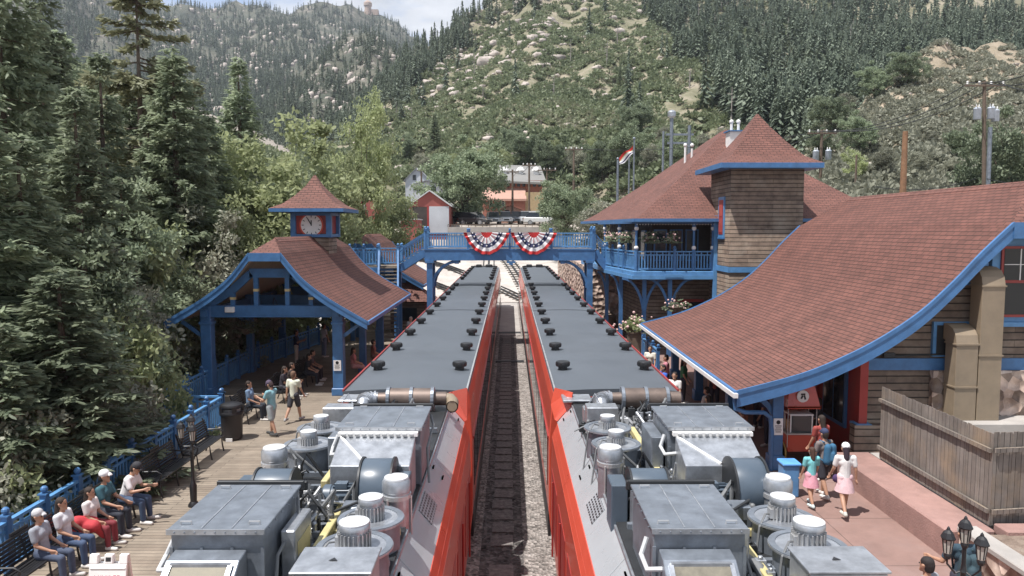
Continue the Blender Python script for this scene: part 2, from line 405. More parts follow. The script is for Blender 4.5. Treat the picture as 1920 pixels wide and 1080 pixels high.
mt_m = M_ground('mountain_soil', [(.35, (.05, .06, .045)), (.55, (.10, .10, .075)), (.72, (.27, .24, .21))], scale=.02, bscale=.2, dist=2)
crA = [(520, 330), (600, 272), (650, 232), (700, 172), (750, 122), (800, 88), (850, 52), (900, 22), (950, -30), (1000, -80), (2300, -130)]
hillA = Sheet('hillside', 520, 2300, 180, lambda p: (interp([(520, 158), (1080, 155), (1250, 118), (2300, 125)], p), 348), lambda p: (interp([(520, 300), (650, 420), (950, 520), (1200, 640), (2300, 700)], p), interp(crA, p)), 70, 1.6, hill_m, seed=5)
crC = [(1400, 395), (1480, 330), (1520, 290), (1560, 235), (1620, 180), (1700, 120), (1760, 85), (1800, 82), (1860, 95), (1920, 105), (2100, 90), (2400, 60)]
hillC = Sheet('dry_hill', 1400, 2400, 90, lambda p: (58, 400), lambda p: (interp([(1400, 75), (1600, 150), (1800, 185), (2400, 200)], p), interp(crC, p)), 40, 2.2, dry_m, seed=11)
crB = [(-500, -120), (0, -70), (150, -45), (240, -12), (290, 12), (340, 10), (400, 14), (440, 6), (480, 10), (540, 17), (600, 12), (650, 12), (690, 24), (720, 36), (770, 64), (830, 110), (950, 200)]
mtB = Sheet('far_mountain', -500, 950, 150, lambda p: (430, 330), lambda p: (interp([(-500, 900), (0, 1100), (280, 1500), (690, 1700), (950, 1500)], p), interp(crB, p)), 70, 1.5, mt_m, pw=.9, seed=21)
crD = [(430, 300), (480, 225), (560, 150), (600, 95), (640, 68), (680, 60), (720, 75), (780, 125), (860, 200)]
ridgeD = Sheet('rocky_ridge', 430, 900, 60, lambda p: (300, 335), lambda p: (interp([(430, 480), (640, 800), (900, 560)], p), interp(crD, p)), 40, 2.0, mt_m, seed=31)

# ------------------------------------------------------------------ vegetation meshes
def rng(seed): return np.random.default_rng(seed)
def blades(base, d, side, L, wd):
    """tapered quads: base (n,3) along unit d, width along side"""
    n = len(base); L = np.broadcast_to(L, n)[:, None]; wd = np.broadcast_to(wd, n)[:, None]
    V = np.stack([base - side * wd * .35, base + side * wd * .35, base + d * L * .6 + side * wd * .5, base + d * L, base + d * L * .6 - side * wd * .5], 1)
    return V.reshape(-1, 3)
def F5(n):
    a = np.arange(n)[:, None] * 5; return np.concatenate([a + np.array([[0, 1, 2, 4]]), a + np.array([[4, 2, 3, 3]])], 0) if False else a + np.array([[0, 1, 2, 3, 4]])
def unit(a): return a / np.maximum(1e-6, np.linalg.norm(a, axis=1, keepdims=True))
def conifer_parts(seed, H, Rr, nb, ns, L=.55, wd=.16, low=.08, shape=.85, gap=0):
    r = rng(seed); u = r.random(nb); h = low + (1 - low) * (1 - (1 - u) ** .75 * 1.0); h = np.sort(np.clip(low + (1 - low) * u ** .95, 0, .995))
    az = np.arange(nb) * 2.39996 + r.normal(0, .4, nb)
    bl = Rr * (1 - (h - low) / (1 - low)) ** shape * r.uniform(.62, 1.12, nb) + .25
    if gap: 
        k = (np.sin(h * 37 + seed) + r.normal(0, .4, nb)) > gap - 1; h, az, bl = h[k], az[k], bl[k]; nb = len(h)
    cnt = np.maximum(3, (ns * bl / Rr).astype(int)); idx = np.repeat(np.arange(nb), cnt)
    s = np.concatenate([(np.arange(c) + .5) / c for c in cnt]); s = .18 + .82 * s
    out = np.stack([np.cos(az), np.sin(az), np.zeros(nb)], 1)[idx]; sd = np.stack([-out[:, 1], out[:, 0], out[:, 2]], 1)
    tilt = (.25 * (h - .55) * 2)[idx]; b = bl[idx]
    zz = (h * H)[idx] + b * (tilt * s - .34 * s ** 1.4 + .22 * s ** 4)
    base = out * (b * s)[:, None]; base[:, 2] = zz
    Vs = []
    for sg in (-1, 1, -.3, .4):
        m = len(base); d = unit(out * .75 + sd * sg * r.uniform(.5, 1.2, (m, 1)) + np.array([0, 0, -.25]) + r.normal(0, .28, (m, 3)))
        side = unit(np.cross(d, r.normal(0, .55, (m, 3)) + np.array([0, 0, 1])))
        Vs.append(blades(base + r.normal(0, .07, (m, 3)), d, side, (L * r.uniform(.6, 1.25, m) * (.65 + .5 * (b / Rr))), wd * r.uniform(.7, 1.3, m)))
    V = np.concatenate(Vs); t = MB(); pts = [(0, 0, -.5), (0.03, .02, H * .4), (0, 0, H * .97)]
    t.path(pts, [H * .016 + .06, H * .011 + .03, .03], 8)
    for i in range(0, nb, max(1, nb // 60)):
        a = az[i]; t.tube((0, 0, h[i] * H), (math.cos(a) * bl[i] * .85, math.sin(a) * bl[i] * .85, h[i] * H - .12 * bl[i]), .045, .015, 5)
    return V, F5(len(V) // 5), t
def broad_parts(seed, H, Rr, ncl, nl, leaf=.2, low=.25, rc=.75, squash=1.0):
    r = rng(seed); c = unit(r.normal(0, 1, (ncl, 3))); rad = r.random(ncl) ** .4
    env = 1 + .28 * np.sin(c[:, 0] * 3.1 + seed) + .22 * np.sin(c[:, 2] * 4.3 + c[:, 1] * 3 + seed * 2)
    zc = H * (1 + low) / 2; hz = H * (1 - low) / 2
    C = c * (rad * env)[:, None] * np.array([Rr, Rr, hz * squash]) + np.array([0, 0, zc])
    idx = np.repeat(np.arange(ncl), (nl * r.uniform(.5, 1.4, ncl)).astype(int)); m = len(idx)
    off = unit(r.normal(0, 1, (m, 3))) * (r.random((m, 1)) ** .5) * rc * r.uniform(.6, 1.3, ncl)[idx][:, None] * np.array([1, 1, .65])
    P = C[idx] + off; P[:, 2] = np.maximum(P[:, 2], .1)
    d = unit(off * .8 + r.normal(0, .7, (m, 3)) * rc + np.array([0, 0, -.15])); side = unit(np.cross(d, r.normal(0, .7, (m, 3)) + np.array([0, 0, 1])))
    V = blades(P, d, side, leaf * r.uniform(.7, 1.4, m), leaf * .62 * r.uniform(.7, 1.3, m))
    t = MB(); t.path([(0, 0, -.5), (.1, .05, H * low), (0, .1, H * .62)], [H * .022 + .03, H * .017 + .02, .04], 8)
    for i in range(0, ncl, max(1, ncl // 14)):
        q = Vector(C[i]); z0 = H * low * .8 + .35 * max(0, q.z - H * low); t.path([(0, .03, z0), (q.x * .5, q.y * .5, (z0 + q.z) / 2 + .1), q], [.07 + H * .003, .045, .012], 5)
    return V, F5(len(V) // 5), t
PROTO = {}
def tree(kind, label, cat, loc, rz, sc, group=None):
    k, parts, lm, name = kind
    if k in PROTO:
        return dup(PROTO[k], loc, rz, sc, label, group)
    V, Fc, t = parts(); root = thing(name, label, cat, (0, 0, 0), group)
    npmesh('crown', V, Fc, lm, root); t.build('trunk', bark, root, smooth=True)
    root.location = loc; root.rotation_euler = (0, 0, rz); root.scale = sc if isinstance(sc, tuple) else (sc,) * 3
    PROTO[k] = root; return root
SP1 = ('sp1', lambda: conifer_parts(1, 20, 3.6, 340, 40, L=.4, wd=.10), spruce_l, 'spruce_tree')
SP2 = ('sp2', lambda: conifer_parts(2, 20, 3.1, 340, 38, gap=.25, L=.4, wd=.10), spruce_l, 'spruce_tree')
SP3 = ('sp3', lambda: conifer_parts(3, 20, 4.1, 380, 42, L=.42, wd=.11, low=.03), spruce_l, 'spruce_tree')
PI1 = ('pi1', lambda: conifer_parts(4, 20, 3.2, 110, 34, L=.42, wd=.14, low=.55, shape=.45, gap=.5), pine_l, 'pine_tree')
BR1 = ('br1', lambda: broad_parts(5, 12, 3.4, 130, 170, leaf=.22, rc=.85), broad_l, 'broadleaf_tree')
BR2 = ('br2', lambda: broad_parts(6, 12, 3.0, 130, 160, leaf=.21, low=.12, rc=.8), broad_l, 'broadleaf_tree')
BR3 = ('br3', lambda: broad_parts(7, 9, 4.2, 130, 150, leaf=.24, low=.12, rc=.9), broad_d, 'broadleaf_tree')
BU1 = ('bu1', lambda: broad_parts(8, 4.5, 2.1, 90, 130, leaf=.15, low=.03, rc=.6), broad_l, 'broadleaf_bush')
BU2 = ('bu2', lambda: broad_parts(9, 4.5, 2.0, 90, 120, leaf=.15, low=.02, rc=.6), grey_l, 'grey_green_bush')
G1 = 'spruces in the dense grove left of the platform'
SPL = 'tall dark spruce crowded among others in the grove left of the platform'
def put(kind, px, Y, base, top, label, cat, group=None, H=20, wide=1.0, rz=None):
    x = xat(px, Y); zt = zat(top, Y); s = (zt - base) / H; sw = s * wide
    return tree(kind, label, cat, (x, Y, base), random.uniform(0, 6.28) if rz is None else rz, (sw, sw, s), group)
for kind, px, Y, top, wide, lab in [
    (SP3, 15, 25, -260, .8, 'very tall dark spruce at the far left running out of the top of the photo'), (SP1, 95, 31, -60, .85, None), (SP2, 200, 33, 95, 1.0, None),
    (SP1, 150, 24, 165, 1.05, None), (SP3, 335, 38, 88, 1.05, None), (SP2, 285, 38, 215, 1.1, None),
    (SP1, 455, 58, 108, 1.0, 'pointed spruce standing furthest right of the grove beside the pale green tree'), (SP3, 390, 42, 205, 1.1, None), (SP1, 40, 20.5, 250, 1.3, None), (SP2, 230, 30, 330, 1.25, None),
    (SP3, 105, 18.5, 500, 1.9, 'short spruce with pale sunlit sprays nearest the camera at lower left'), (SP2, 325, 42, 300, 1.1, None), (SP1, -60, 19, 100, 1.3, None), (SP2, 415, 52, 230, 1.2, None),
    (SP3, 250, 45, 150, 1.1, None), (SP1, 130, 44, 60, 1.1, None), (SP2, 20, 40, 20, 1.1, None), (SP1, 370, 60, 150, 1.2, None), (SP2, -20, 16.5, 600, 2.0, None)]:
    put(kind, px, Y, -3.5, top, lab or SPL, 'spruce', G1, wide=wide)
put(PI1, 272, 41, -3.5, -25, 'sparse topped pine rising above the spruces against the far mountain', 'pine', wide=.95)
GB = 'pale green leafy trees behind the clock pavilion'
put(BR1, 512, 45, -3, 236, 'large pale green broadleaf tree left of the clock cupola', 'tree', GB, H=12, wide=1.0)
put(BR2, 682, 62, -1, 196, 'tall pale green broadleaf tree right of the clock cupola', 'tree', GB, H=12, wide=.5)
put(BR2, 575, 55, -3, 290, 'pale green broadleaf tree directly behind the clock cupola', 'tree', GB, H=12, wide=.8)
put(BR1, 440, 40, -3.5, 380, 'leafy green tree just left of the clock pavilion gable', 'tree', GB, H=12, wide=.8)
put(BR2, 635, 58, -2, 300, 'slim green tree between the clock cupola and the tallest pale tree', 'tree', GB, H=12, wide=.55)
put(BU1, 735, 66, 2.2, 384, 'round bright green bush in front of the red shed', 'bush', H=4.5, wide=.95)
put(BR3, 872, 104, 6.9, 262, 'dark green cottonwood between the red shed and the pink building', 'tree', H=9, wide=1.0)
put(BR3, 1062, 92, 5, 336, 'round green tree right of the pink building above the footbridge', 'tree', H=9, wide=.95)
put(BU2, 1130, 80, 4, 385, 'grey green bush left of the depot roof', 'bush', H=4.5, wide=1.1)
put(BR3, 1885, 62, 6, 215, 'dark stemmed green tree beside the right utility pole', 'tree', H=9, wide=.75)
put(BR2, 1600, 70, 8, 285, 'green tree behind the depot tower beside the orange bank', 'tree', H=12, wide=.9)
GU = 'leafy bushes below the platform railing'
LB = 'sunlit leafy bush crowded with others just below the left platform railing'
for i, (px, Y, base, top) in enumerate([(250, 26.5, -2.6, 560), (330, 28, -2.6, 600), (200, 23, -2.6, 650), (120, 20, -2.6, 740), (300, 24, -2.8, 720), (60, 17, -2.4, 800), (420, 36, -3, 520), (470, 41, -3, 560),
        (370, 32, -3, 505), (240, 21, -2.6, 740), (160, 17.5, -2.5, 830), (520, 44, -3, 540), (-10, 15, -2, 850), (560, 48, -3, 560), (290, 35, -3, 480)]):
    sc_ = (zat(top, Y) - base) / 4.5; lim = (-9.9 if Y < 24.5 else -12.3) - 2.3 * sc_ * .8
    put(BU1 if i % 3 else BU2, VPX + min(px - VPX, lim * F / Y), Y, base, top, LB, 'bush', GU, H=4.5, wide=.8)

BR4 = ('br4', lambda: broad_parts(14, 9, 3.0, 120, 150, leaf=.17, low=.05, rc=.75), broad_d, 'broadleaf_tree')
BR5 = ('br5', lambda: broad_parts(15, 9, 2.8, 120, 150, leaf=.16, low=.05, rc=.7), grey_l, 'broadleaf_tree')
for i, (px, Y, top, wd) in enumerate([(300, 31, 440, .9), (205, 27, 500, .95), (110, 23, 540, .95), (395, 37, 425, .9), (25, 19.5, 590, 1.0), (165, 21, 640, 1.1), (265, 25.5, 610, 1.0), (60, 16.5, 720, 1.1), (345, 33, 520, .9)]):
    sc_ = (zat(top, Y) + 3) / 9; lim = (-9.9 if Y < 24.5 else -12.3) - 3.2 * sc_ * wd
    put(BR5 if i % 2 else BR4, VPX + min(px - VPX, lim * F / Y), Y, -3, top, 'small leafy tree crowded in front of the spruces below the left railing', 'tree', 'small leafy trees below the platform railing', H=9, wide=wd)
# far vegetation scattered over the hills
def far_conifer(seed, n=78):
    r = rng(seed); h = .06 + .9 * (np.arange(n) + r.random(n)) / n; az = np.arange(n) * 2.39996 + r.normal(0, .5, n)
    R0 = .2 * (1 - h) ** .8 * r.uniform(.7, 1.25, n) + .015; o = np.stack([np.cos(az), np.sin(az), np.zeros(n)], 1)
    d = unit(o * 1.0 + np.array([0, 0, -.55]) + r.normal(0, .2, (n, 3))); sd = np.stack([-o[:, 1], o[:, 0], r.normal(0, .3, n)], 1)
    base = o * .01; base[:, 2] = h + R0 * .4
    V = blades(base, d, unit(sd), R0 * 1.2, .075 * (1 - h) + .022); t = unit(r.normal(0, .05, (4, 3)) + np.array([0, 0, 1])); s2 = unit(np.cross(t, r.normal(0, 1, (4, 3))))
    V = np.concatenate([V, blades(np.repeat([[0, 0, .72]], 4, 0), t, s2, .3, .06)]); return V, F5(len(V) // 5)
def shrub_mesh(seed, n=85):
    r = rng(seed); c = unit(r.normal(0, 1, (n, 3))) * r.uniform(.35, .95, (n, 1)); c[:, 2] = np.abs(c[:, 2]) * .75
    d = unit(c + r.normal(0, .5, (n, 3))); s = unit(np.cross(d, r.normal(0, 1, (n, 3))))
    V = blades(c * .75, d, s, r.uniform(.22, .42, n), r.uniform(.14, .28, n)); return V, F5(n)
def rock_mesh(seed):
    bm = bmesh.new(); bmesh.ops.create_icosphere(bm, subdivisions=2, radius=1)
    for v in bm.verts:
        p = v.co.normalized(); q = max(abs(p.x), abs(p.y), abs(p.z)); s = .75 / q ** .75 * (1 + .35 * mnoise.noise(p * 1.7 + Vector((seed * 7.3, 0, 0))) + .18 * mnoise.noise(p * 4 + Vector((0, seed * 3.1, 0))))
        v.co = Vector((p.x * s * 1.3, p.y * s, p.z * s * .8))
    V = np.array([v.co[:] for v in bm.verts]); Fc = np.array([[v.index for v in f.verts] for f in bm.faces]); bm.free(); return V, Fc
def scatter(name, temps, items, mat, kind='stuff'):
    Vs = []; Fs = []; off = 0
    for i, (p, s, sz, rz) in enumerate(items):
        tv, tf = temps[i % len(temps)]; c, n_ = math.cos(rz), math.sin(rz)
        V = np.stack([(tv[:, 0] * c - tv[:, 1] * n_) * s + p[0], (tv[:, 0] * n_ + tv[:, 1] * c) * s + p[1], tv[:, 2] * sz + p[2]], 1)
        Vs.append(V); Fs.append(tf + off); off += len(tv)
    return npmesh(name, np.concatenate(Vs), np.concatenate(Fs), mat, kind=kind)
FT = [far_conifer(s) for s in range(6)]; ST = [shrub_mesh(s) for s in range(6)]; RT = [rock_mesh(s) for s in range(5)]
rr = random.Random(3)
def sample(sheet, n, p0, p1, t0, t1, dens):
    out = []
    for _ in range(n):
        px = rr.uniform(p0, p1); t = rr.uniform(t0, t1); q = sheet.pos(px, t); a, b = proj(q)
        if rr.random() < dens(px, b, q): out.append(q)
    return out
def noi(q, s, o=0): return mnoise.noise(Vector((q.x * s + o, q.y * s, q.z * s)))
# forest on the far mountain and rocky ridge
def dB(px, row, q): return 1 if noi(q, .012) < .25 else .35
it = []
for q in sample(mtB, 9500, 60, 900, 0, 1, dB): h = rr.uniform(9, 17); it.append((q, h * rr.uniform(.8, 1.1), h, rr.random() * 6))
scatter('distant_forest', FT, it, fconif)
it = []
for q in sample(ridgeD, 2300, 440, 880, 0, 1, lambda p, r_, q: 1 if noi(q, .025, 5) < .05 else .3): h = rr.uniform(7, 13); it.append((q, h * rr.uniform(.8, 1.1), h, rr.random() * 6))
scatter('ridge_forest', FT, it, fconif)
# forest over the upper right slope and along the left crest of the hillside
def dA(px, row, q):
    lim = interp([(640, 260), (700, 250), (760, 190), (850, 110), (950, 55), (1050, 5), (1180, -20), (1230, 60), (1290, 140), (1340, 190), (1420, 260), (1500, 300), (2000, 300)], px)
    e = lim - row + 40 * noi(q, .03)
    if e > 10: return .85 if noi(q, .02, 9) < .22 else .22
    return .05 if e > -30 else .004
it = []
for q in sample(hillA, 11500, 560, 2050, .02, 1, dA): h = rr.uniform(7, 13.5); it.append((q, h * rr.uniform(.75, 1.1), h, rr.random() * 6))
scatter('slope_forest', FT, it, fconif)
it = []
for q in sample(hillA, 8000, 560, 1560, 0, .95, lambda p, r_, q: 1 if noi(q, .06, 2) > -.3 else .3):
    s = rr.uniform(1.0, 2.6) * (1 + q.y * .0012); it.append((q, s, s * rr.uniform(.7, 1.15), rr.random() * 6))
for px in range(560, 1560, 2):
    a = hillA.pos(px, 0); f = rr.random() * .75; q = a.lerp(Vector((a.x * .84, a.y * .84, a.z - 11 - .05 * a.y)), f)
    for k in range(4): s = rr.uniform(.8, 2.0); it.append((q + Vector((rr.uniform(-1, 1), rr.uniform(-2, 2), 0)), s, s, rr.random() * 6))
scatter('hillside_scrub', ST, it, shrub_l)
it = []
for q in sample(hillC, 5200, 1400, 2100, 0, 1, lambda p, r_, q: 1 if noi(q, .09, 4) > -.25 else .35):
    s = rr.uniform(.7, 1.6); it.append((q, s, s * rr.uniform(.7, 1.2), rr.random() * 6))
scatter('dry_scrub', ST, it, grey_l)
it = []
for q in sample(hillA, 1500, 560, 1500, .05, .95, lambda p, r_, q: 1 if noi(q, .03, 7) > .02 or p < 1000 and r_ < 170 else .25): s = (.4 + 1.1 * rr.random() ** 3) * (1 + q.y * .001); it.append((q, s, s * .7, rr.random() * 6))
for q in sample(hillC, 220, 1400, 2000, .05, .95, lambda p, r_, q: .7): s = rr.uniform(.3, .8); it.append((q, s, s * .7, rr.random() * 6))
for cx, ct, sp, k in [(640, .5, 60, 110), (700, .6, 40, 110), (600, .25, 60, 100), (420, .4, 60, 70), (340, .80, 30, 60), (450, .62, 45, 90), (400, .9, 60, 60), (560, .8, 50, 90), (250, .8, 60, 40), (690, .75, 50, 60), (560, .45, 70, 30), (490, .3, 60, 20)]:
    for _ in range(k):
        px = cx + rr.gauss(0, sp); t = min(.98, max(.05, ct + rr.gauss(0, .05))); q = mtB.pos(px, t); s = 1.2 + 4.5 * rr.random() ** 2; it.append((q, s, s * rr.uniform(.6, 2.2), rr.random() * 6))
for _ in range(750):
    px = rr.uniform(560, 860); t = rr.uniform(.1, 1) ; q = ridgeD.pos(px, t)
    if noi(q, .025, 5) > -.2: s = .7 + 2.3 * rr.random() ** 2; it.append((q, s, s * rr.uniform(.6, 2.0), rr.random() * 6))
for _ in range(520):
    px = rr.uniform(640, 1060); t = 1 - .5 * rr.random() ** 1.5; q = hillA.pos(px, t); s = .6 + 2.4 * rr.random() ** 3; it.append((q, s, s * rr.uniform(.6, 1.1), rr.random() * 6))
scatter('loose_rocks', RT, it, granite)
it = []
for _ in range(3400):
    x = rr.uniform(-120, -19); y = rr.uniform(38, 230); s = rr.uniform(1.0, 2.8); it.append((Vector((x, y, gz(x, y))), s, s * rr.uniform(.8, 1.3), rr.random() * 6))
scatter('understory', ST, it, shrub_l)
SN = []
for sd_ in range(3):
    t_ = MB(); r_ = random.Random(sd_); t_.tube((0, 0, 0), (.02, .01, 1), .03, .008, 5, False)
    for k in range(9): z = .3 + .07 * k; a = r_.uniform(0, 6.28); t_.tube((0, 0, z), (.14 * math.cos(a), .14 * math.sin(a), z + .04), .012, .004, 5, False)
    SN.append((np.array(t_.v), np.array(t_.f)))
it = []
for q in sample(mtB, 260, 200, 800, 0, 1, lambda p, r2, q: 1): it.append((q, 10, rr.uniform(7, 13), rr.random() * 6))
for q in sample(hillA, 320, 640, 1950, .2, .95, lambda p, r2, q: dA(p, r2, q) + .05): it.append((q, 8, rr.uniform(5, 10), rr.random() * 6))
scatter('dead_snags', SN, it, M('snag_wood', (.30, .27, .245), .9, var=.3, scale=.1))
# boulders and single trees one can tell apart on the hillside
def rowpos(sheet, px, row):
    lo, hi = 0, 1
    for _ in range(22):
        m_ = (lo + hi) / 2
        if proj(sheet.pos(px, m_))[1] > row: lo = m_
        else: hi = m_
    return sheet.pos(px, lo)
rocks = []
GR = 'pale boulders strewn over the hillside'
for i, (px, row, wpx, lab) in enumerate([(913, 122, 40, 'widest flat topped pale boulder high on the hillside'), (1024, 125, 17, 'squarish pale boulder right of the widest boulder on the hillside'), (1044, 205, 18, 'low white boulder in the middle of the hillside'), (980, 85, 22, 'tilted boulder just below the rocky crest of the hillside'),
        (1160, 62, 22, 'large slanting boulder near the top right of the hillside'), (1288, 90, 14, 'upright white boulder at the edge of the dark forest'), (890, 155, 12, None), (858, 178, 20, None), (842, 168, 16, None), (948, 152, 10, None), (1172, 78, 14, None), (985, 160, 16, None),
        (1095, 20, 14, None), (1110, 50, 12, None), (1030, 40, 16, None), (925, 98, 12, None), (1208, 72, 10, None), (1490, 85, 8, None), (1135, 182, 18, None), (1010, 110, 12, None), (1047, 190, 10, None), (1096, 170, 12, None), (1188, 142, 9, None), (1250, 130, 10, None), (870, 230, 12, None), (1500, 110, 8, None), (1060, 75, 18, None), (900, 190, 10, None), (1150, 35, 14, None), (1200, 25, 16, None)]):
    q = rowpos(hillA, px, row); s = wpx * q.y / F / 2.3
    if i < 3:
        tv, tf = RT[i]; o = npmesh('boulder', tv, tf, granite); rocks.append(o)
    else:
        o = rocks[i % 3].copy(); COL.objects.link(o)
    o.location = q + Vector((0, 0, s * .25)); o.scale = (s, s, s); o.rotation_euler = (0, 0, rr.random() * .8)
    tag(o, lab or 'pale weathered boulder among scrub on the hillside', 'boulder', GR)
def hill_tree(kind, sheet, px, row, hpx, label, cat, group, H, wide=1):
    q = rowpos(sheet, px, row); s = hpx * q.y / F / H
    tree(kind, label, cat, q, rr.random() * 6, (s * wide, s * wide, s), group)
hill_tree(SP3, hillA, 815, 292, 78, 'dark spruce standing alone above the red shed', 'spruce', None, 20, 1.2)
hill_tree(SP1, hillA, 1162, 160, 34, 'small dark pine standing alone high in the hillside scrub', 'pine', None, 20, 1.2)
GH = 'bushy trees along the foot of the hillside'
for px, row, hpx in [(790, 330, 60), (850, 318, 40), (905, 322, 58), (940, 330, 66), (985, 318, 56), (1030, 330, 52), (1080, 325, 74), (1130, 338, 60), (1180, 330, 74), (1225, 320, 70), (1270, 335, 66), (1110, 295, 48), (1190, 262, 58), (1310, 300, 70), (1040, 290, 40), (960, 285, 40), (880, 285, 34), (1240, 270, 46), (1350, 280, 60), (1420, 300, 70), (1480, 290, 60), (1450, 240, 50), (760, 300, 40), (720, 300, 40)]:
    hill_tree(rr.choice([BR3, BU1, BR3, BU2]), hillA, px, row, hpx, 'bushy green tree among others along the foot of the hillside', 'tree', GH, 9 if False else 7, 1.0)
GC = 'rounded bushes on the dry hill at right'
for px, row, hpx in [(1590, 215, 55), (1640, 190, 50), (1700, 165, 50), (1560, 260, 60), (1620, 250, 60), (1740, 140, 35), (1655, 330, 70), (1720, 330, 60), (1780, 340, 60), (1610, 290, 55), (1850, 260, 50), (1540, 300, 40), (1905, 180, 50), (1800, 300, 40), (1745, 275, 40)]:
    hill_tree(rr.choice([BR3, BU2, BU2]), hillC, px, row, hpx, 'rounded green bush standing among dry scrub on the right hill', 'bush', GC, 6.5, 1.0)
# ------------------------------------------------------------------ platforms, track
PZ = .4
def st(name, mb, mat, **k): return mb.build(name, mat, kind='structure', **k)
m = MB(); m.prism([(-3.75, 3, -.6), (-3.75, 60, -.6), (-11.4, 60, -.6), (-11.2, 44, -.6), (-12.2, 36, -.6), (-12.2, 25, -.6), (-9.85, 25, -.6), (-9.85, 3, -.6)], (0, 0, PZ + .6)); st('platform', m, deckm)
m = MB(); m.b2((3.85, 3, -.6), (13.5, 80, PZ)); st('pavement', m, paver)
m = MB(); m.b2((-3.72, 2, -.4), (3.83, 75, .06)); st('track_bed', m, ballast)
m = MB(); m.b2((-.7, 50.4, -.3), (.75, 76, .072)); m.b2((-.7, 48.9, -.3), (.75, 50.0, .070)); st('crossing', m, conc)
m = MB(); m.b2((-.62, 2, -.3), (.30, 48.8, .066)); st('train_shadow_strip', m, ballast_d)  # painted shadow of the left train, a strip of darker ballast in the gap
m = MB(); r_ = random.Random(9)
for k in range(62):
    y = 3 + k * .74
    if abs(y - 15.6) > .5: m.box((-.16 + r_.uniform(-.02, .02), y, .07), (.5, .56, .05), r_.uniform(-.03, .03))
st('tie_slabs', m, M('tie_slab', (.17, .155, .145), .9, var=.5, scale=9, bmp=.03, bscale=25))
for y in (49.4, 38.6):
    m = MB(); m.b2((-.72, y, .0), (.76, y + .38, .13)); o = m.build('crossing_plank', darkm, bevel=.01)
    tag(o, 'dark %s plank laid across the gap between the two trains' % ('far' if y > 45 else 'near'), 'plank')
yard = MB(); xs = [-30, -24, -18, -12, -6, 0, 6, 12]
rows = [[(x, y, gz(x, y) + .12) for x in xs] for y in [70 + 1.5 * i for i in range(18)]]
yard.strip(rows, [[(p[0], p[1]) for p in r_] for r_ in rows]); st('rail_yard_gravel', yard, M_ground('yard_gravel', [(.3, (.33, .30, .27)), (.6, (.50, .46, .42))], scale=.5, bscale=20, dist=.03))
for i, (xa, xb, bend) in enumerate([(-2.2, -2.6, 0), (2.26, -14, -3), (2.4, -1, 2), (-2.3, -24, -2)]):
    t = thing('railway_track', ['straight dark track leading out of the yard behind the left train', 'dark track curving left across the gravel yard', 'dark track leaving the right train straight up the yard', 'dark track curving furthest left across the gravel yard'][i], 'railway track', (xa, 66, 0), 'tracks in the gravel yard')
    for s in (-.62, 0, .62):
        pts = []
        for k in range(15):
            y = 66 + 30 * k / 14; u = k / 14; x = xa + (xb - xa) * u * u * (1.6 - .6 * u) + s; pts.append((x, y, gz(x, y) + .2))
        rm = MB()
        for a, b in zip(pts, pts[1:]): rm.bar(a, b, .10 if s else .2, .14)
        rm.build('rail' if s else 'rack_rail', darkm, t)
    sm_ = MB()
    for k in range(30):
        u = k / 29; y = 66 + 30 * u; x = xa + (xb - xa) * u * u * (1.6 - .6 * u); sm_.box((x, y, gz(x, y) + .14), (1.9, .24, .06))
    sm_.build('sleepers', polew, t)

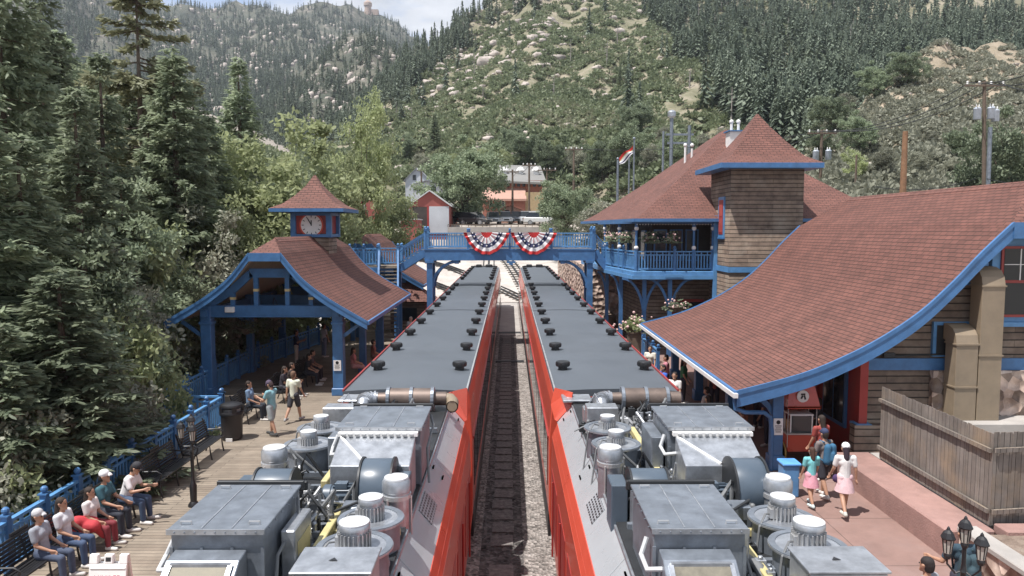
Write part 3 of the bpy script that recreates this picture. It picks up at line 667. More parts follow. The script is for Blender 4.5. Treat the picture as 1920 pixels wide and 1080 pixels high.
# ------------------------------------------------------------------ trains
grille_m = MB_brick('grille_mesh', (.015, .015, .017), (.02, .02, .022), (.30, .31, .33), .085, .05, .014, 0, .4, .01, gaps=False)
CARS = [(15.7, 31.0), (31.2, 47.0), (47.2, 66.5)]
white_metal = M('pale_enamel', (.58, .59, .60), .45, .1, var=.15, scale=9, dirt=.4)
def train(cx, gs, label):
    T = thing('railcar_train', label, 'train', (cx, 3, 0), 'trains standing at the platforms')
    prof = [(1.31, 3.5), (1.37, 3.3), (1.42, 2.6), (1.42, 1.0), (1.34, .3)]
    for ci, (a, b) in enumerate(CARS):
        mb = MB(); poly = [(cx + x, a, z) for x, z in prof] + [(cx - x, a, z) for x, z in prof[::-1]]
        mb.prism(poly, (0, b - a, 0)); body = mb.build('car_body', red, T, bevel=.02)
        n = 9
        for sd in (-1, 1):
            for k in range(n):
                y0 = a + .5 + (b - a - 1) * k / n + .08; y1 = a + .5 + (b - a - 1) * (k + 1) / n - .08
                wm = MB(); wm.box((cx + sd * 1.418, (y0 + y1) / 2, 1.95), (.03, y1 - y0, 1.15)); wm.build('window', glass, body)
            sk = MB(); sk.box((cx + sd * 1.40, (a + b) / 2, .68), (.06, b - a - .1, .5)); sk.build('skirt', black, body)
            tr = MB(); tr.bar((cx + sd * 1.43, a + .1, 2.58), (cx + sd * 1.43, b - .1, 2.58), .03, .05); tr.build('side_trim', redd, body)
        # slightly crowned roof sheet
        rows = []
        for y in np.linspace(a, b, 9):
            rows.append([(cx + x, y, 3.6 + .05 * (1 - (x / 1.31) ** 2)) for x in np.linspace(-1.31, 1.31, 9)])
        mb = MB(); mb.strip(rows); mb.strip([[(p[0], p[1], 3.49) for p in (r_[0], r_[-1])] for r_ in (rows[0], rows[-1])])
        for e in (0, -1):
            mb.strip([[r_[e] for r_ in rows], [(r_[e][0], r_[e][1], 3.49) for r_ in rows]]); mb.strip([rows[e], [(p[0], p[1], 3.49) for p in rows[e]]])
        roof = mb.build('roof', roofg, T)
        for e in (-1, 1):
            lm = MB(); lm.bar((cx + e * 1.30, a, 3.615), (cx + e * 1.30, b, 3.615), .035, .05); lm.build('roof_edge', panelg if e == gs else redd, roof)
        y = 18.0
        while y < 66:
            if a + .3 < y < b - .2:
                for x in (-.97, 1.0):
                    vm = MB(); vm.lathe((cx + x, y, 3.60), [(.11, 0), (.11, .10), (.165, .11), (.17, .13), (.17, .20), (.155, .225), (.1, .235), (0, .235)], 18)
                    for k in range(10): t_ = 2 * PI * k / 10; vm.box((cx + x + .168 * math.cos(t_), y + .168 * math.sin(t_), 3.765), (.012, .03, .07), t_)
                    vm.build('roof_vent', black, roof, smooth=True)
            y += 2.92
    g = MB()
    for (a, b), (c, d) in zip(CARS, CARS[1:]): g.b2((cx - 1.2, b - .02, .4), (cx + 1.2, c + .02, 3.45))
    g.build('gangway', rubber, T)
    e = MB(); e.b2((cx - 1.0, 66.5, 3.0), (cx + 1.0, 67.2, 3.75)); e.box((cx - .5, 66.1, 3.75), (.5, .5, .3)); e.box((cx + .4, 66.1, 3.75), (.6, .5, .3)); e.build('end_cowl', black, T, bevel=.05)
    # ---- power section with roof machinery
    P = lambda name, mb, mat, par=T, **k: mb.build(name, mat, par, **k)
    mb = MB(); poly = [(1.37, 3.0), (1.42, 2.6), (1.42, 1.0), (1.34, .3)]
    mb.prism([(cx + x, 2, z) for x, z in poly] + [(cx - x, 2, z) for x, z in poly[::-1]], (0, 12.75, 0)); pb = P('power_car_body', mb, red)
    for k in range(6):
        wm = MB(); wm.box((cx + gs * 1.418, 4.2 + k * 1.9, 1.8), (.03, 1.5, 1.1)); wm.build('side_door', redd, pb)
        wm = MB(); wm.tube((cx + gs * 1.47, 4.0 + k * 1.9, 1.0), (cx + gs * 1.47, 4.0 + k * 1.9, 2.4), .018, n=6); wm.build('grab_rail', redd, pb)
    mb = MB(); mb.b2((cx - 1.0, 2, 3.001), (cx + 1.0, 15.3, 3.56)); P('equipment_deck', mb, darkm)
    q = lambda x, z: (cx + gs * x, z)
    def slab(name, p0, p1, y0, y1, th, mat, par=T):
        d = Vector((p1[0] - p0[0], 0, p1[1] - p0[1])); nn = Vector((-d.z, 0, d.x)).normalized() * th
        if nn.z > 0: nn = -nn
        m_ = MB(); m_.prism([(p0[0], y0, p0[1]), (p1[0], y0, p1[1]), (p1[0] + nn.x, y0, p1[1] + nn.z), (p0[0] + nn.x, y0, p0[1] + nn.z)], (0, y1 - y0, 0)); return m_.build(name, mat, par, bevel=.008)
    sp = None
    for a, b in ((2, 8.0), (8.02, 11.5), (11.52, 14.9)):
        s_ = slab('side_panel', q(1.0, 3.5), q(1.305, 3.14), a, b, .04, panelg)
        sp = s_ if a == 8.02 else sp
        for k in range(2):
            lt = MB(); lt.bar((cx + gs * 1.06, b - .25, 3.445), (cx + gs * 1.06, b - .38, 3.445), .02, .02); lt.bar((cx + gs * 1.2, b - .25, 3.285), (cx + gs * 1.2, b - .4, 3.285), .02, .02); lt.build('latch', black, s_)
    gm = MB(); gm.box((cx + gs * 1.13, 9.8, 3.353), (.25, .68, .012), Matrix.Rotation(gs * .857, 3, 'Y')); gm.build('vent_grille', grille_m, sp)
    tp = MB(); tp.bar((cx + gs * 1.0, 2, 3.5), (cx + gs * 1.0, 14.9, 3.5), .05, .05); P('panel_cap_rail', tp, galv)
    slab('red_stripe', q(1.307, 3.148), q(1.41, 2.9), 2, 14.8, .05, red); slab('red_stripe', q(1.41, 2.898), q(1.432, 2.2), 2, 14.8, .04, red)
    fn = MB(); fn.prism([(cx + gs * 1.0, 14.92, 3.5), (cx + gs * 1.30, 14.92, 3.16), (cx + gs * 1.34, 15.62, 3.3), (cx + gs * 1.26, 15.62, 3.66), (cx + gs * 1.0, 15.0, 3.72)], (gs * .05, .06, .02)); P('end_fin', fn, red)
    fn = MB(); fn.prism([(cx + gs * 1.0, 15.0, 3.5), (cx + gs * 1.3, 15.66, 3.5), (cx + gs * 1.3, 15.66, 3.66), (cx + gs * .98, 15.0, 3.72)], (0, .05, 0)); P('end_fin', fn, red)
    mb = MB(); mb.bar((cx - gs * 1.28, 2, 3.2), (cx - gs * 1.28, 15.5, 3.2), .1, .26); P('edge_beam', mb, darkm, bevel=.01)
    def bx(name, x0, x1, y0, y1, z0, z1, mat, par=T, bev=.012):
        m_ = MB(); m_.b2((cx + x0, y0, z0), (cx + x1, y1, z1)); return m_.build(name, mat, par, bevel=bev)
    def filt(x0, x1, y0, y1, zt):
        m_ = MB(); m_.b2((cx + x0, y0, 3.08), (cx + x1, y1, zt - .03))
        for k in range(9): m_.ball((cx + x0 + (x1 - x0) * (k + .5) / 9, y0 - .045, zt - .02), .009, 6, 4)
        for k in range(6):
            for e in (x0 - .034, x1 + .034): m_.ball((cx + e, y0 + (y1 - y0) * (k + .5) / 6, zt - .03), .009, 6, 4)
        for k in range(4): m_.box((cx + x0 + (x1 - x0) * k / 3, y0 - .006, 3.6), (.03, .015, .95))
        b = m_.build('filter_box', galvd, T)
        bx('lid', x0 - .03, x1 + .03, y0 - .03, y1 + .03, zt - .03, zt, bluegrey if False else galvd, b, .006)
        s_ = MB()
        for k in (1, 2): s_.bar((cx + x0 + (x1 - x0) * k / 3, y0, zt + .003), (cx + x0 + (x1 - x0) * k / 3, y1, zt + .003), .012, .008)
        s_.bar((cx + x0 - .03, y0 - .035, zt - .02), (cx + x1 + .03, y0 - .035, zt - .02), .015, .05); s_.build('lid_seam', galv, b)
        f = MB(); f.bar((cx + x0 - .05, y1 + .07, zt - .02), (cx + x1 + .05, y1 + .07, zt - .02), .05, .1); f.bar((cx + x0 - .05, y1 + .2, zt - .07), (cx + x1 + .05, y1 + .2, zt - .07), .06, .1); f.build('flange', darkm, b, bevel=.005)
        f = MB()
        for k in range(7): f.box((cx + x0 + (x1 - x0) * (k + .5) / 7, y1 + .13, zt - .045), ((x1 - x0) / 9, .06, .02))
        f.build('flange_bolts', white, b); return b
    fb = filt(-.92, -.08, 6.95, 8.1, 4.25); rb = filt(-.1, 1.0, 10.1, 11.25, 4.35)
    # hood in front of the front box: open sloped frame
    x0, x1 = -.88, -.22
    h = MB(); h.prism([(cx + x0, 6.93, 3.4), (cx + x0, 6.93, 4.06), (cx + x0, 6.74, 4.04), (cx + x0, 6.3, 3.74), (cx + x0, 6.34, 3.4)], (x1 - x0, 0, 0)); hd = h.build('intake_hood', galvd, T, bevel=.008)
    a_, b_ = Vector((cx + x0 + .06, 6.70, 4.012)), Vector((cx + x0 + .06, 6.35, 3.775)); nn = Vector((0, -.6, .79)) * .012
    sx = Vector((x1 - x0 - .12, 0, 0)); h = MB(); h.add([a_ + nn, b_ + nn, b_ + sx + nn, a_ + sx + nn], [(0, 1, 2, 3)]); h.build('intake_screen', M('intake_mesh', (.17, .155, .12), .6, .3, var=.3, scale=9), hd)
    h = MB()
    for u, v in ((a_, b_), (a_ + sx, b_ + sx), (a_, a_ + sx), (b_, b_ + sx)): h.bar(u + nn, v + nn, .04, .03)
    h.build('intake_frame', galv, hd)
    h = MB(); h.box((cx - .55, 6.31, 3.58), (.42, .02, .12)); h.build('rating_plate', white, hd)
    # diffuser and big blower
    h = MB(); h.prism([(cx - .05, 9.98, 3.4), (cx - .05, 9.98, 4.26), (cx - .05, 9.38, 4.05), (cx - .05, 9.38, 3.4)], (1.0, 0, 0)); df = h.build('diffuser', galv, T, bevel=.01)
    h = MB(); h.bar((cx - .08, 10.0, 4.28), (cx + .98, 10.0, 4.28), .08, .05); h.bar((cx - .03, 9.95, 4.255), (cx + .4, 9.4, 4.065), .03, .02); h.build('diffuser_rib', white, df)
    h = MB()
    for k in range(11): h.box((cx + k * .09, 9.95, 4.285), (.05, .06, .02))
    h.build('diffuser_bolts', silver, df)
    def blower(x0, x1, y, z, r):
        h = MB(); h.lathe((cx, y, z), [(0, x0), (r * .97, x0), (r, x0 + .02), (r, x1 - .02), (r * .97, x1), (0, x1)], 28, 'X'); h.box((cx + (x0 + x1) / 2, y + .1, z - r * .6), (x1 - x0 - .01, r * 1.7, r * .8)); b = h.build('blower_housing', bluegrey, T, smooth=True)
        for e in (x0, x1): h = MB(); h.lathe((cx, y, z), [(r * .9, e - .012), (r * 1.06, e - .012), (r * 1.06, e + .012), (r * .9, e + .012)], 28, 'X'); h.build('blower_flange', darkm, b, smooth=True)
        return b
    def hmotor(x0, x1, y, z, r, par):
        h = MB(); h.lathe((cx, y, z), [(0, x0), (r * .8, x0), (r * .95, x0 + .02), (r * .95, x0 + .1), (r * .86, x0 + .11), (r * .86, x1 - .04), (r, x1 - .03), (r, x1), (0, x1)], 20, 'X'); o = h.build('blower_motor', bluegrey, par, smooth=True)
        h = MB()
        for k in range(16): t_ = 2 * PI * k / 16; h.box((cx + (x0 + x1) / 2 + .04, y + r * .9 * math.cos(t_), z + r * .9 * math.sin(t_)), (x1 - x0 - .18, .012, .05), Matrix.Rotation(t_ - PI / 2, 3, 'X'))
        h.box((cx + (x0 + x1) / 2, y - .02, z + r), (.14, .12, .06)); h.build('cooling_fins', bluegrey, par)
    b1 = blower(.42, .80, 9.1, 3.86, .36); hmotor(-.05, .41, 9.05, 3.78, .15, b1); bx('bearing_box', .84, .98, 8.9, 9.35, 3.42, 4.0, bluegrey)
    b2_ = blower(-.82, -.38, 9.0, 3.86, .27); bx('bearing_box', -1.06, -.86, 8.8, 9.2, 3.42, 4.0, bluegrey)
    h = MB(); h.prism([(cx - .85, 8.32, 3.42), (cx - .85, 8.32, 4.15), (cx - .85, 8.75, 4.02), (cx - .85, 8.75, 3.42)], (.6, 0, 0)); h.build('diffuser', galv, T, bevel=.01)
    h = MB(); h.box((cx - .58, 8.72, 4.06), (.44, .08, .03)); h.build('flange_plate', white, T)
    bx('motor_cradle', -.05, .5, 8.85, 8.98, 3.43, 3.6, galv); bx('motor_cradle', -.05, .5, 9.2, 9.3, 3.43, 3.6, galv)
    def tank(x, y, r, zt):
        h = MB(); h.lathe((cx + x, y, 3.42), [(r * .93, 0), (r * .95, zt - 3.58), (r, zt - 3.57), (r, zt - 3.47), (r * .88, zt - 3.435), (r * .5, zt - 3.42), (0, zt - 3.418)], 24); o = h.build('pressure_tank', galv, T, smooth=True)
        h = MB(); h.lathe((cx + x, y, zt), [(r * .86, -.012), (r * .84, .006), (r * .3, .016), (0, .016)], 24); h.build('tank_lid', white_metal, o)
        h = MB(); h.lathe((cx + x, y, 3.42), [(r * 1.03, zt - 3.66), (r * 1.03, zt - 3.61)], 24)
        for k in range(3): t_ = k * 2.1; h.tube((cx + x + r * 1.02 * math.cos(t_), y + r * 1.02 * math.sin(t_), 3.06), (cx + x + r * 1.02 * math.cos(t_), y + r * 1.02 * math.sin(t_), zt - .22), .014, n=6)
        h.build('tank_clamp', silver, o)
    tank(.88, 8.75, .165, 4.12); tank(-.92, 9.95, .17, 4.12)
    def fan(x, y, r, zt, mr, mh):
        h = MB(); h.lathe((cx + x, y, 3.42), [(r, 0), (r, zt - 3.42), (r + .045, zt - 3.415), (r + .045, zt - 3.39), (r - .02, zt - 3.39), (r - .03, zt - 3.46), (r - .03, .1), (0, .1)], 32); f = h.build('fan_shroud', galvd, T, smooth=True)
        h = MB(); h.lathe((cx + x, y, zt), [(r - .03, 0), (r + .05, 0), (r + .05, .02), (r - .03, .02)], 32); h.build('shroud_ring', galv, f)
        h = MB()
        for k in range(5): t_ = k * 1.2566; h.bar((cx + x, y, zt - .05), (cx + x + r * math.cos(t_), y + r * math.sin(t_), zt - .02), .03, .03)
        for k in range(7): t_ = k * .8976 + .3; h.add([Vector((cx + x, y, zt - .18)) + Vector((math.cos(t_ + s) * rr_, math.sin(t_ + s) * rr_, dz)) for s, rr_, dz in ((0, .06, 0), (-.1, r - .05, .03), (.45, r - .05, -.06), (.5, .06, -.05))], [(0, 1, 2, 3)])
        h.build('fan_blades', darkm, f)
        h = MB(); h.lathe((cx + x, y, zt - .1), [(mr * .9, 0), (mr * .9, .05), (mr * .86, .06), (mr * .86, mh + .045), (mr, mh + .05), (mr, mh + .085), (mr * .94, mh + .1), (0, mh + .1)], 24); mo = h.build('fan_motor', galv, f, smooth=True)
        h = MB(); h.lathe((cx + x, y, zt + mh + .0), [(mr * .96, 0), (mr * .96, .012), (mr * .2, .016), (0, .016)], 24); h.build('motor_cap', white_metal, f)
        h = MB()
        for k in range(22): t_ = 2 * PI * k / 22; h.box((cx + x + mr * .9 * math.cos(t_), y + mr * .9 * math.sin(t_), zt - .1 + mh * .5 + .03), (.05, .012, mh - .03), t_)
        h.box((cx + x - mr * .9, y - .03, zt + mh * .35), (.07, .1, .1)); h.build('motor_fins', silver, f)
        h = MB(); h.path([(cx + x - mr, y - .03, zt + mh * .3), (cx + x - r * .7, y - .1, zt + .1), (cx + x - r, y - .2, zt), (cx + x - r - .1, y - .3, 3.2)], .013, 6); h.build('motor_cable', rubber, f)
    fan(.70, 8.12, .31, 3.86, .135, .25); fan(.68, 7.36, .33, 3.88, .155, .26)
    fan(-.71, 10.85, .31, 3.88, .12, .2); fan(-.73, 11.65, .32, 3.9, .12, .2)
    cab = bx('junction_cabinet', .33, 1.0, 6.45, 6.93, 3.45, 4.05, galv); bx('cabinet_lid', .31, 1.02, 6.43, 6.95, 4.05, 4.075, galv, cab, .006)
    h = MB(); h.prism([(cx + .6, 6.65, 4.08), (cx + .68, 6.65, 4.08), (cx + .64, 6.71, 4.08)], (0, 0, .002)); h.build('arrow_mark', black, cab)
    h = MB()
    for x in (.78, .88):
        h.path([(cx + x, 6.41, 3.93), (cx + x, 6.34, 3.86), (cx + x + .01, 6.3, 3.65), (cx + x + .08, 6.22, 3.42)], .022, 8); h.tube((cx + x, 6.45, 3.93), (cx + x, 6.36, 3.9), .034, n=8)
    h.build('cabinet_hose', silver, cab, smooth=True)
    eb = bx('switch_box', -.04, .10, 7.35, 7.95, 3.45, 4.06, galv); h = MB(); h.box((cx + .103, 7.65, 3.76), (.004, .44, .3)); h.build('yellow_label', yellow, eb)
    bx('control_box', -.95, -.42, 12.6, 12.95, 3.42, 4.0, galv); bx('control_box', -.95, -.62, 13.1, 13.4, 3.42, 3.85, galv); bx('corner_plate', -1.2, -.62, 14.75, 15.3, 3.58, 3.63, galv); bx('grille_box', .28, .5, 8.5, 8.74, 3.42, 3.85, galvd); bx('duct_side', -.3, -.13, 10.3, 11.1, 3.42, 4.15, galvd)
    for a, b in ((6.2, 9.0), (9.75, 12.4)):
        h = MB(); h.bar((cx + .2 - (a > 9) * .42, a, 3.68), (cx + .2 - (a > 9) * .42, b, 3.68), .085, .1); rl = h.build('yellow_rail', yellow, T, bevel=.008)
        h = MB()
        for k in range(5): y = a + (b - a) * (k + .3) / 5; h.bar((cx - .9, y, 3.59), (cx + .9, y, 3.59), .07, .06)
        h.build('cross_beam', galvd, rl)
    for y in (7.6, 8.35, 11.0, 12.6): h = MB(); h.bar((cx + .13, y, 3.62), (cx + .98, y, 3.62), .07, .07); h.build('yellow_cross_beam', yellow if y in (8.35, 11.0) else galvd, T)
    # exhaust silencer
    h = MB(); h.lathe((cx, 14.25, 3.78), [(.11, -.32), (.12, -.12), (.20, -.1), (.2, .72), (.13, .76), (.13, 1.0)], 20, 'X'); ex = h.build('exhaust_silencer', rust, T, smooth=True)
    h = MB()
    for k in range(9):
        t_ = k / 8 * PI / 2; c_ = Vector((cx - .32 - .22 * math.sin(t_), 14.25 - .0 - .22 * (1 - math.cos(t_)), 3.78)); dd = Vector((-math.cos(t_), -math.sin(t_), 0)); h.tube(c_ - dd * .018, c_ + dd * .018, .15 if k % 2 else .125, n=16)
    h.tube((cx - .54, 14.03, 3.78), (cx - .54, 13.6, 3.3), .12, n=14); h.build('bellows', galv, ex, smooth=True)
    for x in (-.1, .34, .74):
        h = MB(); h.lathe((cx, 14.25, 3.78), [(.19, x - .03), (.225, x - .03), (.225, x + .03), (.19, x + .03)], 20, 'X'); h.build('pipe_clamp', galvd, ex)
    if gs > 0:
        h = MB(); h.path([(cx + .95, 14.25, 3.78), (cx + 1.08, 14.22, 3.77), (cx + 1.13, 14.1, 3.74), (cx + 1.13, 13.95, 3.7)], .115, 14); h.lathe((cx + 1.13, 13.93, 3.7), [(.115, 0), (.095, 0), (.095, .1), (0, .1)], 14, 'Y'); h.build('tail_pipe', tan, ex, smooth=True)
    # pipes, valves and hoses
    r_ = random.Random(4)
    h = MB(); h.path([(cx + .1, 7.5, 3.72), (cx + .18, 7.3, 3.7), (cx + .18, 7.0, 3.6), (cx + .07, 6.4, 3.55), (cx - .1, 5.7, 3.5)], .055, 10); h.build('fat_hose', rubber, T, smooth=True)
    for k in range(40):
        x = r_.choice([r_.uniform(-.05, .4), r_.uniform(-.2, .2), r_.uniform(-1.0, -.4), r_.uniform(.3, .9)]); y = r_.choice([r_.uniform(8.2, 9.2), r_.uniform(9.7, 10.4), r_.uniform(12.4, 13.6), r_.uniform(8.3, 9.0)]); z = 3.55
        h = MB(); h.path([(cx + x, y, z), (cx + x, y, z + r_.uniform(.15, .4)), (cx + x + r_.uniform(-.2, .2), y + .05, z + r_.uniform(.25, .5)), (cx + x + r_.uniform(-.35, .35), y + r_.uniform(-.2, .2), z + r_.uniform(0, .3))], r_.uniform(.012, .026), 7)
        h.ball((cx + x, y, z + .22), .035, 8, 5); h.lathe((cx + x, y, z + .02), [(0, 0), (.05, 0), (.05, .02), (0, .02)], 8); h.lathe((cx + x, y, z + .12), [(0, 0), (.04, 0), (.04, .015), (0, .015)], 8); h.box((cx + x + .03, y - .03, z + .12), (.07, .05, .06)); h.build('pipework', r_.choice([silver, darkm, galv, rubber]), T, smooth=True)
    for x0, x1, y0, y1, z in ((-.92, -.08, 6.95, 8.1, 4.25), (-.1, 1.0, 10.1, 11.25, 4.35)):
        for u, v in ((.12, .08), (.88, .08), (.12, .92), (.88, .92)):
            h = MB(); px_, py_ = cx + lerp(x0, x1, u), lerp(y0, y1, v); h.path([(px_ - .05, py_, z), (px_ - .05, py_, z + .03), (px_ + .05, py_, z + .03), (px_ + .05, py_, z)], .008, 5); h.build('lid_handle', silver, T)
        h = MB(); h.path([(cx + x1 + .03, y1 - .1, z - .1), (cx + x1 + .09, y1 - .3, z - .2), (cx + x1 + .07, y0 + .2, z - .35), (cx + x1 + .12, y0 - .05, 3.6)], .018, 7); h.build('side_cable', rubber, T, smooth=True)
        h = MB(); h.path([(cx + x0 - .04, y0 + .15, z - .15), (cx + x0 - .1, y0 + .1, z - .3), (cx + x0 - .08, y0 - .1, z - .35), (cx + x0 + .1, y0 - .2, z - .3)], .024, 8); h.build('drain_hose', white_metal, T, smooth=True)
    for k in range(22):
        x, y = r_.choice([(r_.uniform(-.15, .35), r_.uniform(8.3, 10)), (r_.uniform(-.45, -.1), r_.uniform(9.4, 12.5)), (r_.uniform(-1, 1), r_.uniform(12.4, 13.8)), (r_.uniform(.1, .3), r_.uniform(6.9, 8))])
        h = MB(); a = r_.uniform(.05, .12); b_h = r_.uniform(.05, .2); h.box((cx + x, y, 3.56 + b_h / 2), (a * 1.4, a, b_h)); h.lathe((cx + x, y, 3.56 + b_h), [(0, 0), (a * .35, 0), (a * .35, .03), (0, .03)], 8); h.build('terminal_box', r_.choice([galv, white_metal, darkm, galvd]), T, bevel=.005)
    for k in range(5):
        h = MB(); x = -.15 + k * .07; h.path([(cx + x, 5.8, 3.58), (cx + x + .05, 7, 3.58), (cx + x, 9, 3.58), (cx + x + .1, 11, 3.58), (cx + x - .1, 13.5, 3.58)], .015 + .006 * (k % 3), 6); h.build('cable_run', [black, rubber, silver][k % 3], T)
    return T
train(-2.2, 1, 'left red train with grey vented roof and open roof machinery beside the wooden platform')
train(2.26, -1, 'right red train with grey vented roof and open roof machinery beside the pink paved platform')

# ------------------------------------------------------------------ railings, roofs
def railpost(mb, p, h=1.12, s=.13):
    x, y, z = p; mb.box((x, y, z + h / 2), (s, s, h)); mb.box((x, y, z + h + .015), (s + .06, s + .06, .03)); mb.ball((x, y, z + h + .11), .075, 10, 6); mb.tube((x, y, z + h), (x, y, z + h + .06), .03, n=8)
def railspan(mb, a, b, h=1.0, gap=.15, flat=.07, low=.12):
    a, b = Vector(a), Vector(b); up = Vector((0, 0, 1)); L = (b - a).length; n = max(2, int(L / gap))
    mb.bar(a + up * h, b + up * h, .11, .06); mb.bar(a + up * (h - .17), b + up * (h - .17), .05, .06); mb.bar(a + up * low, b + up * low, .06, .07)
    for k in range(n):
        p = a.lerp(b, (k + .5) / n); mb.box(p + up * ((h - .17 + low) / 2), (flat if abs((b - a).y) < abs((b - a).x) else .03, flat if abs((b - a).y) >= abs((b - a).x) else .03, h - .17 - low))
        if k % 2 == 0: mb.box(p + up * (h - .085), (.05, .05, .11))
def railing(label, pts, group=None, step=1.2, mats=None, root=None, h=1.0, nopost=()):
    t = root or thing('railing', label, 'railing', pts[0], group); first = True
    for a, b in zip(pts, pts[1:]):
        a, b = Vector(a), Vector(b); n = max(1, round((b - a).length / step))
        for k in range(n):
            p = a.lerp(b, k / n); q_ = a.lerp(b, (k + 1) / n)
            pm = MB(); railpost(pm, p, h + .12); pm.build('rail_post', blue, t)
            sm_ = MB(); d = (q_ - p).normalized() * .065; railspan(sm_, p + d, q_ - d, h); sm_.build('baluster_panel', bluel if mats is None else mats, t)
    pm = MB(); railpost(pm, pts[-1], h + .12); pm.build('rail_post', blue, t); return t
railing('front run of blue balustrade behind the benches at lower left', [(-9.65, 10.6, PZ), (-9.65, 24.8, PZ)])
railing('short cross run of blue balustrade behind the trash can', [(-9.65, 24.86, PZ), (-11.95, 24.9, PZ)], step=1.1)
railing('rear run of blue balustrade along the far side of the clock pavilion', [(-12.0, 25.0, PZ), (-12.0, 35.4, PZ), (-10.9, 42.4, PZ)], step=1.35)
def roof2(root, cx, prof, y0, y1, hip, fas=.32, th=.14, knee=1, back=True, fcol=None):
    """curved gable roof with clipped gable ends; prof = [(dx,z)...] ridge first"""
    cum = [0]
    for (a, b), (c, d) in zip(prof, prof[1:]): cum.append(cum[-1] + math.hypot(c - a, d - b))
    def ys(i): return (y0 + hip * (1 - i / knee), y1 - hip * (1 - i / knee)) if i < knee else (y0, y1)
    R_ = MB(); U = MB(); Fm = MB()
    fine = []
    for i in range(len(prof) - 1):
        for k in range(4): fine.append((i + k / 4))
    fine.append(len(prof) - 1.0)
    def cat(t):
        i = min(int(t), len(prof) - 2); u = t - i; P_ = [prof[max(0, min(len(prof) - 1, i + k))] for k in (-1, 0, 1, 2)]
        if i < knee: return tuple(P_[1][k] + (P_[2][k] - P_[1][k]) * u for k in (0, 1)), cum[i] + (cum[i + 1] - cum[i]) * u
        if i == knee: P_[0] = P_[1]
        f = lambda k: .5 * (2 * P_[1][k] + (P_[2][k] - P_[0][k]) * u + (2 * P_[0][k] - 5 * P_[1][k] + 4 * P_[2][k] - P_[3][k]) * u * u + (3 * P_[1][k] - P_[0][k] - 3 * P_[2][k] + P_[3][k]) * u ** 3)
        return (f(0), f(1)), cum[i] + (cum[i + 1] - cum[i]) * u
    curve = [cat(t) for t in fine]
    for sg in (-1, 1):
        rows = []; uvr = []; und = []
        for t, ((dx, z), c) in zip(fine, curve):
            a, b = ys(t) if t < knee else (y0, y1)
            L = [(cx + sg * dx, a + (b - a) * k / 6, z) for k in range(7)]; rows.append(L); uvr.append([(p[1], -c) for p in L]); und.append([(p[0] , p[1], z - th) for p in L])
        if sg < 0: R_.strip([r_[::-1] for r_ in rows], [r_[::-1] for r_ in uvr]); U.strip(und)
        else: R_.strip(rows, uvr); U.strip([r_[::-1] for r_ in und])
        e = rows[-1]; mm = MB(); mm.bar((e[0][0] + sg * .03, y0, e[0][2] - .07), (e[0][0] + sg * .03, y1, e[0][2] - .07), .09, .15); mm.build('eave_board', white if fcol else blue, root)
        for y, dy in ((y0, -.03), (y1, .03)):
            pts = [(cx + sg * dx, z) for t, ((dx, z), c) in zip(fine, curve) if t >= knee]
            poly = pts + [(x, z - fas) for x, z in pts[::-1]]
            Fm2 = MB()
            for (xa, za), (xb, zb) in zip(pts, pts[1:]):
                Fm2.prism([(xa, y - .04, za + .02), (xb, y - .04, zb + .02), (xb, y - .04, zb - fas), (xa, y - .04, za - fas)], (0, .08, 0))
                Fm2.prism([(xa, y - .06 + (dy > 0) * .1, za + .035), (xb, y - .06 + (dy > 0) * .1, zb + .035), (xb, y - .06 + (dy > 0) * .1, zb - .09), (xa, y - .06 + (dy > 0) * .1, za - .09)], (0, .03, 0))
            Fm2.build('bargeboard', blue, root)
    kx, kz = prof[knee]
    for y, yr, s in ((y0, y0 + hip, 1), (y1, y1 - hip, -1)):
        vs = [(cx - kx, y, kz), (cx + kx, y, kz), (cx, yr, prof[0][1])]
        if s < 0: vs = [vs[1], vs[0], vs[2]]
        R_.add(vs, [(0, 1, 2)], [[(vs[0][0] * s, 0), (vs[1][0] * s, 0), (vs[2][0] * s, math.hypot(hip, prof[0][1] - kz))]])
        U.add([(a, b, c - th) for a, b, c in vs], [(2, 1, 0)])
        mm = MB(); mm.bar((cx - kx, y - .02 * s, kz - fas * .45), (cx + kx, y - .02 * s, kz - fas * .45), .09, fas); mm.build('gable_fascia', blue, root)
    R_.build('roof', shing, root); U.build('soffit', cream, root)
    rd = MB(); sl_ = (prof[0][1] - prof[1][1]) / prof[1][0]; zr = prof[0][1]; rd.prism([(cx - .17, y0 + hip, zr - .17 * sl_ + .02), (cx, y0 + hip, zr + .035), (cx + .17, y0 + hip, zr - .17 * sl_ + .02), (cx + .17, y0 + hip, zr - .17 * sl_ - .04), (cx, y0 + hip, zr - .04), (cx - .17, y0 + hip, zr - .17 * sl_ - .04)], (0, y1 - y0 - 2 * hip, 0)); rd.build('ridge_cap', shing, root)
    return curve
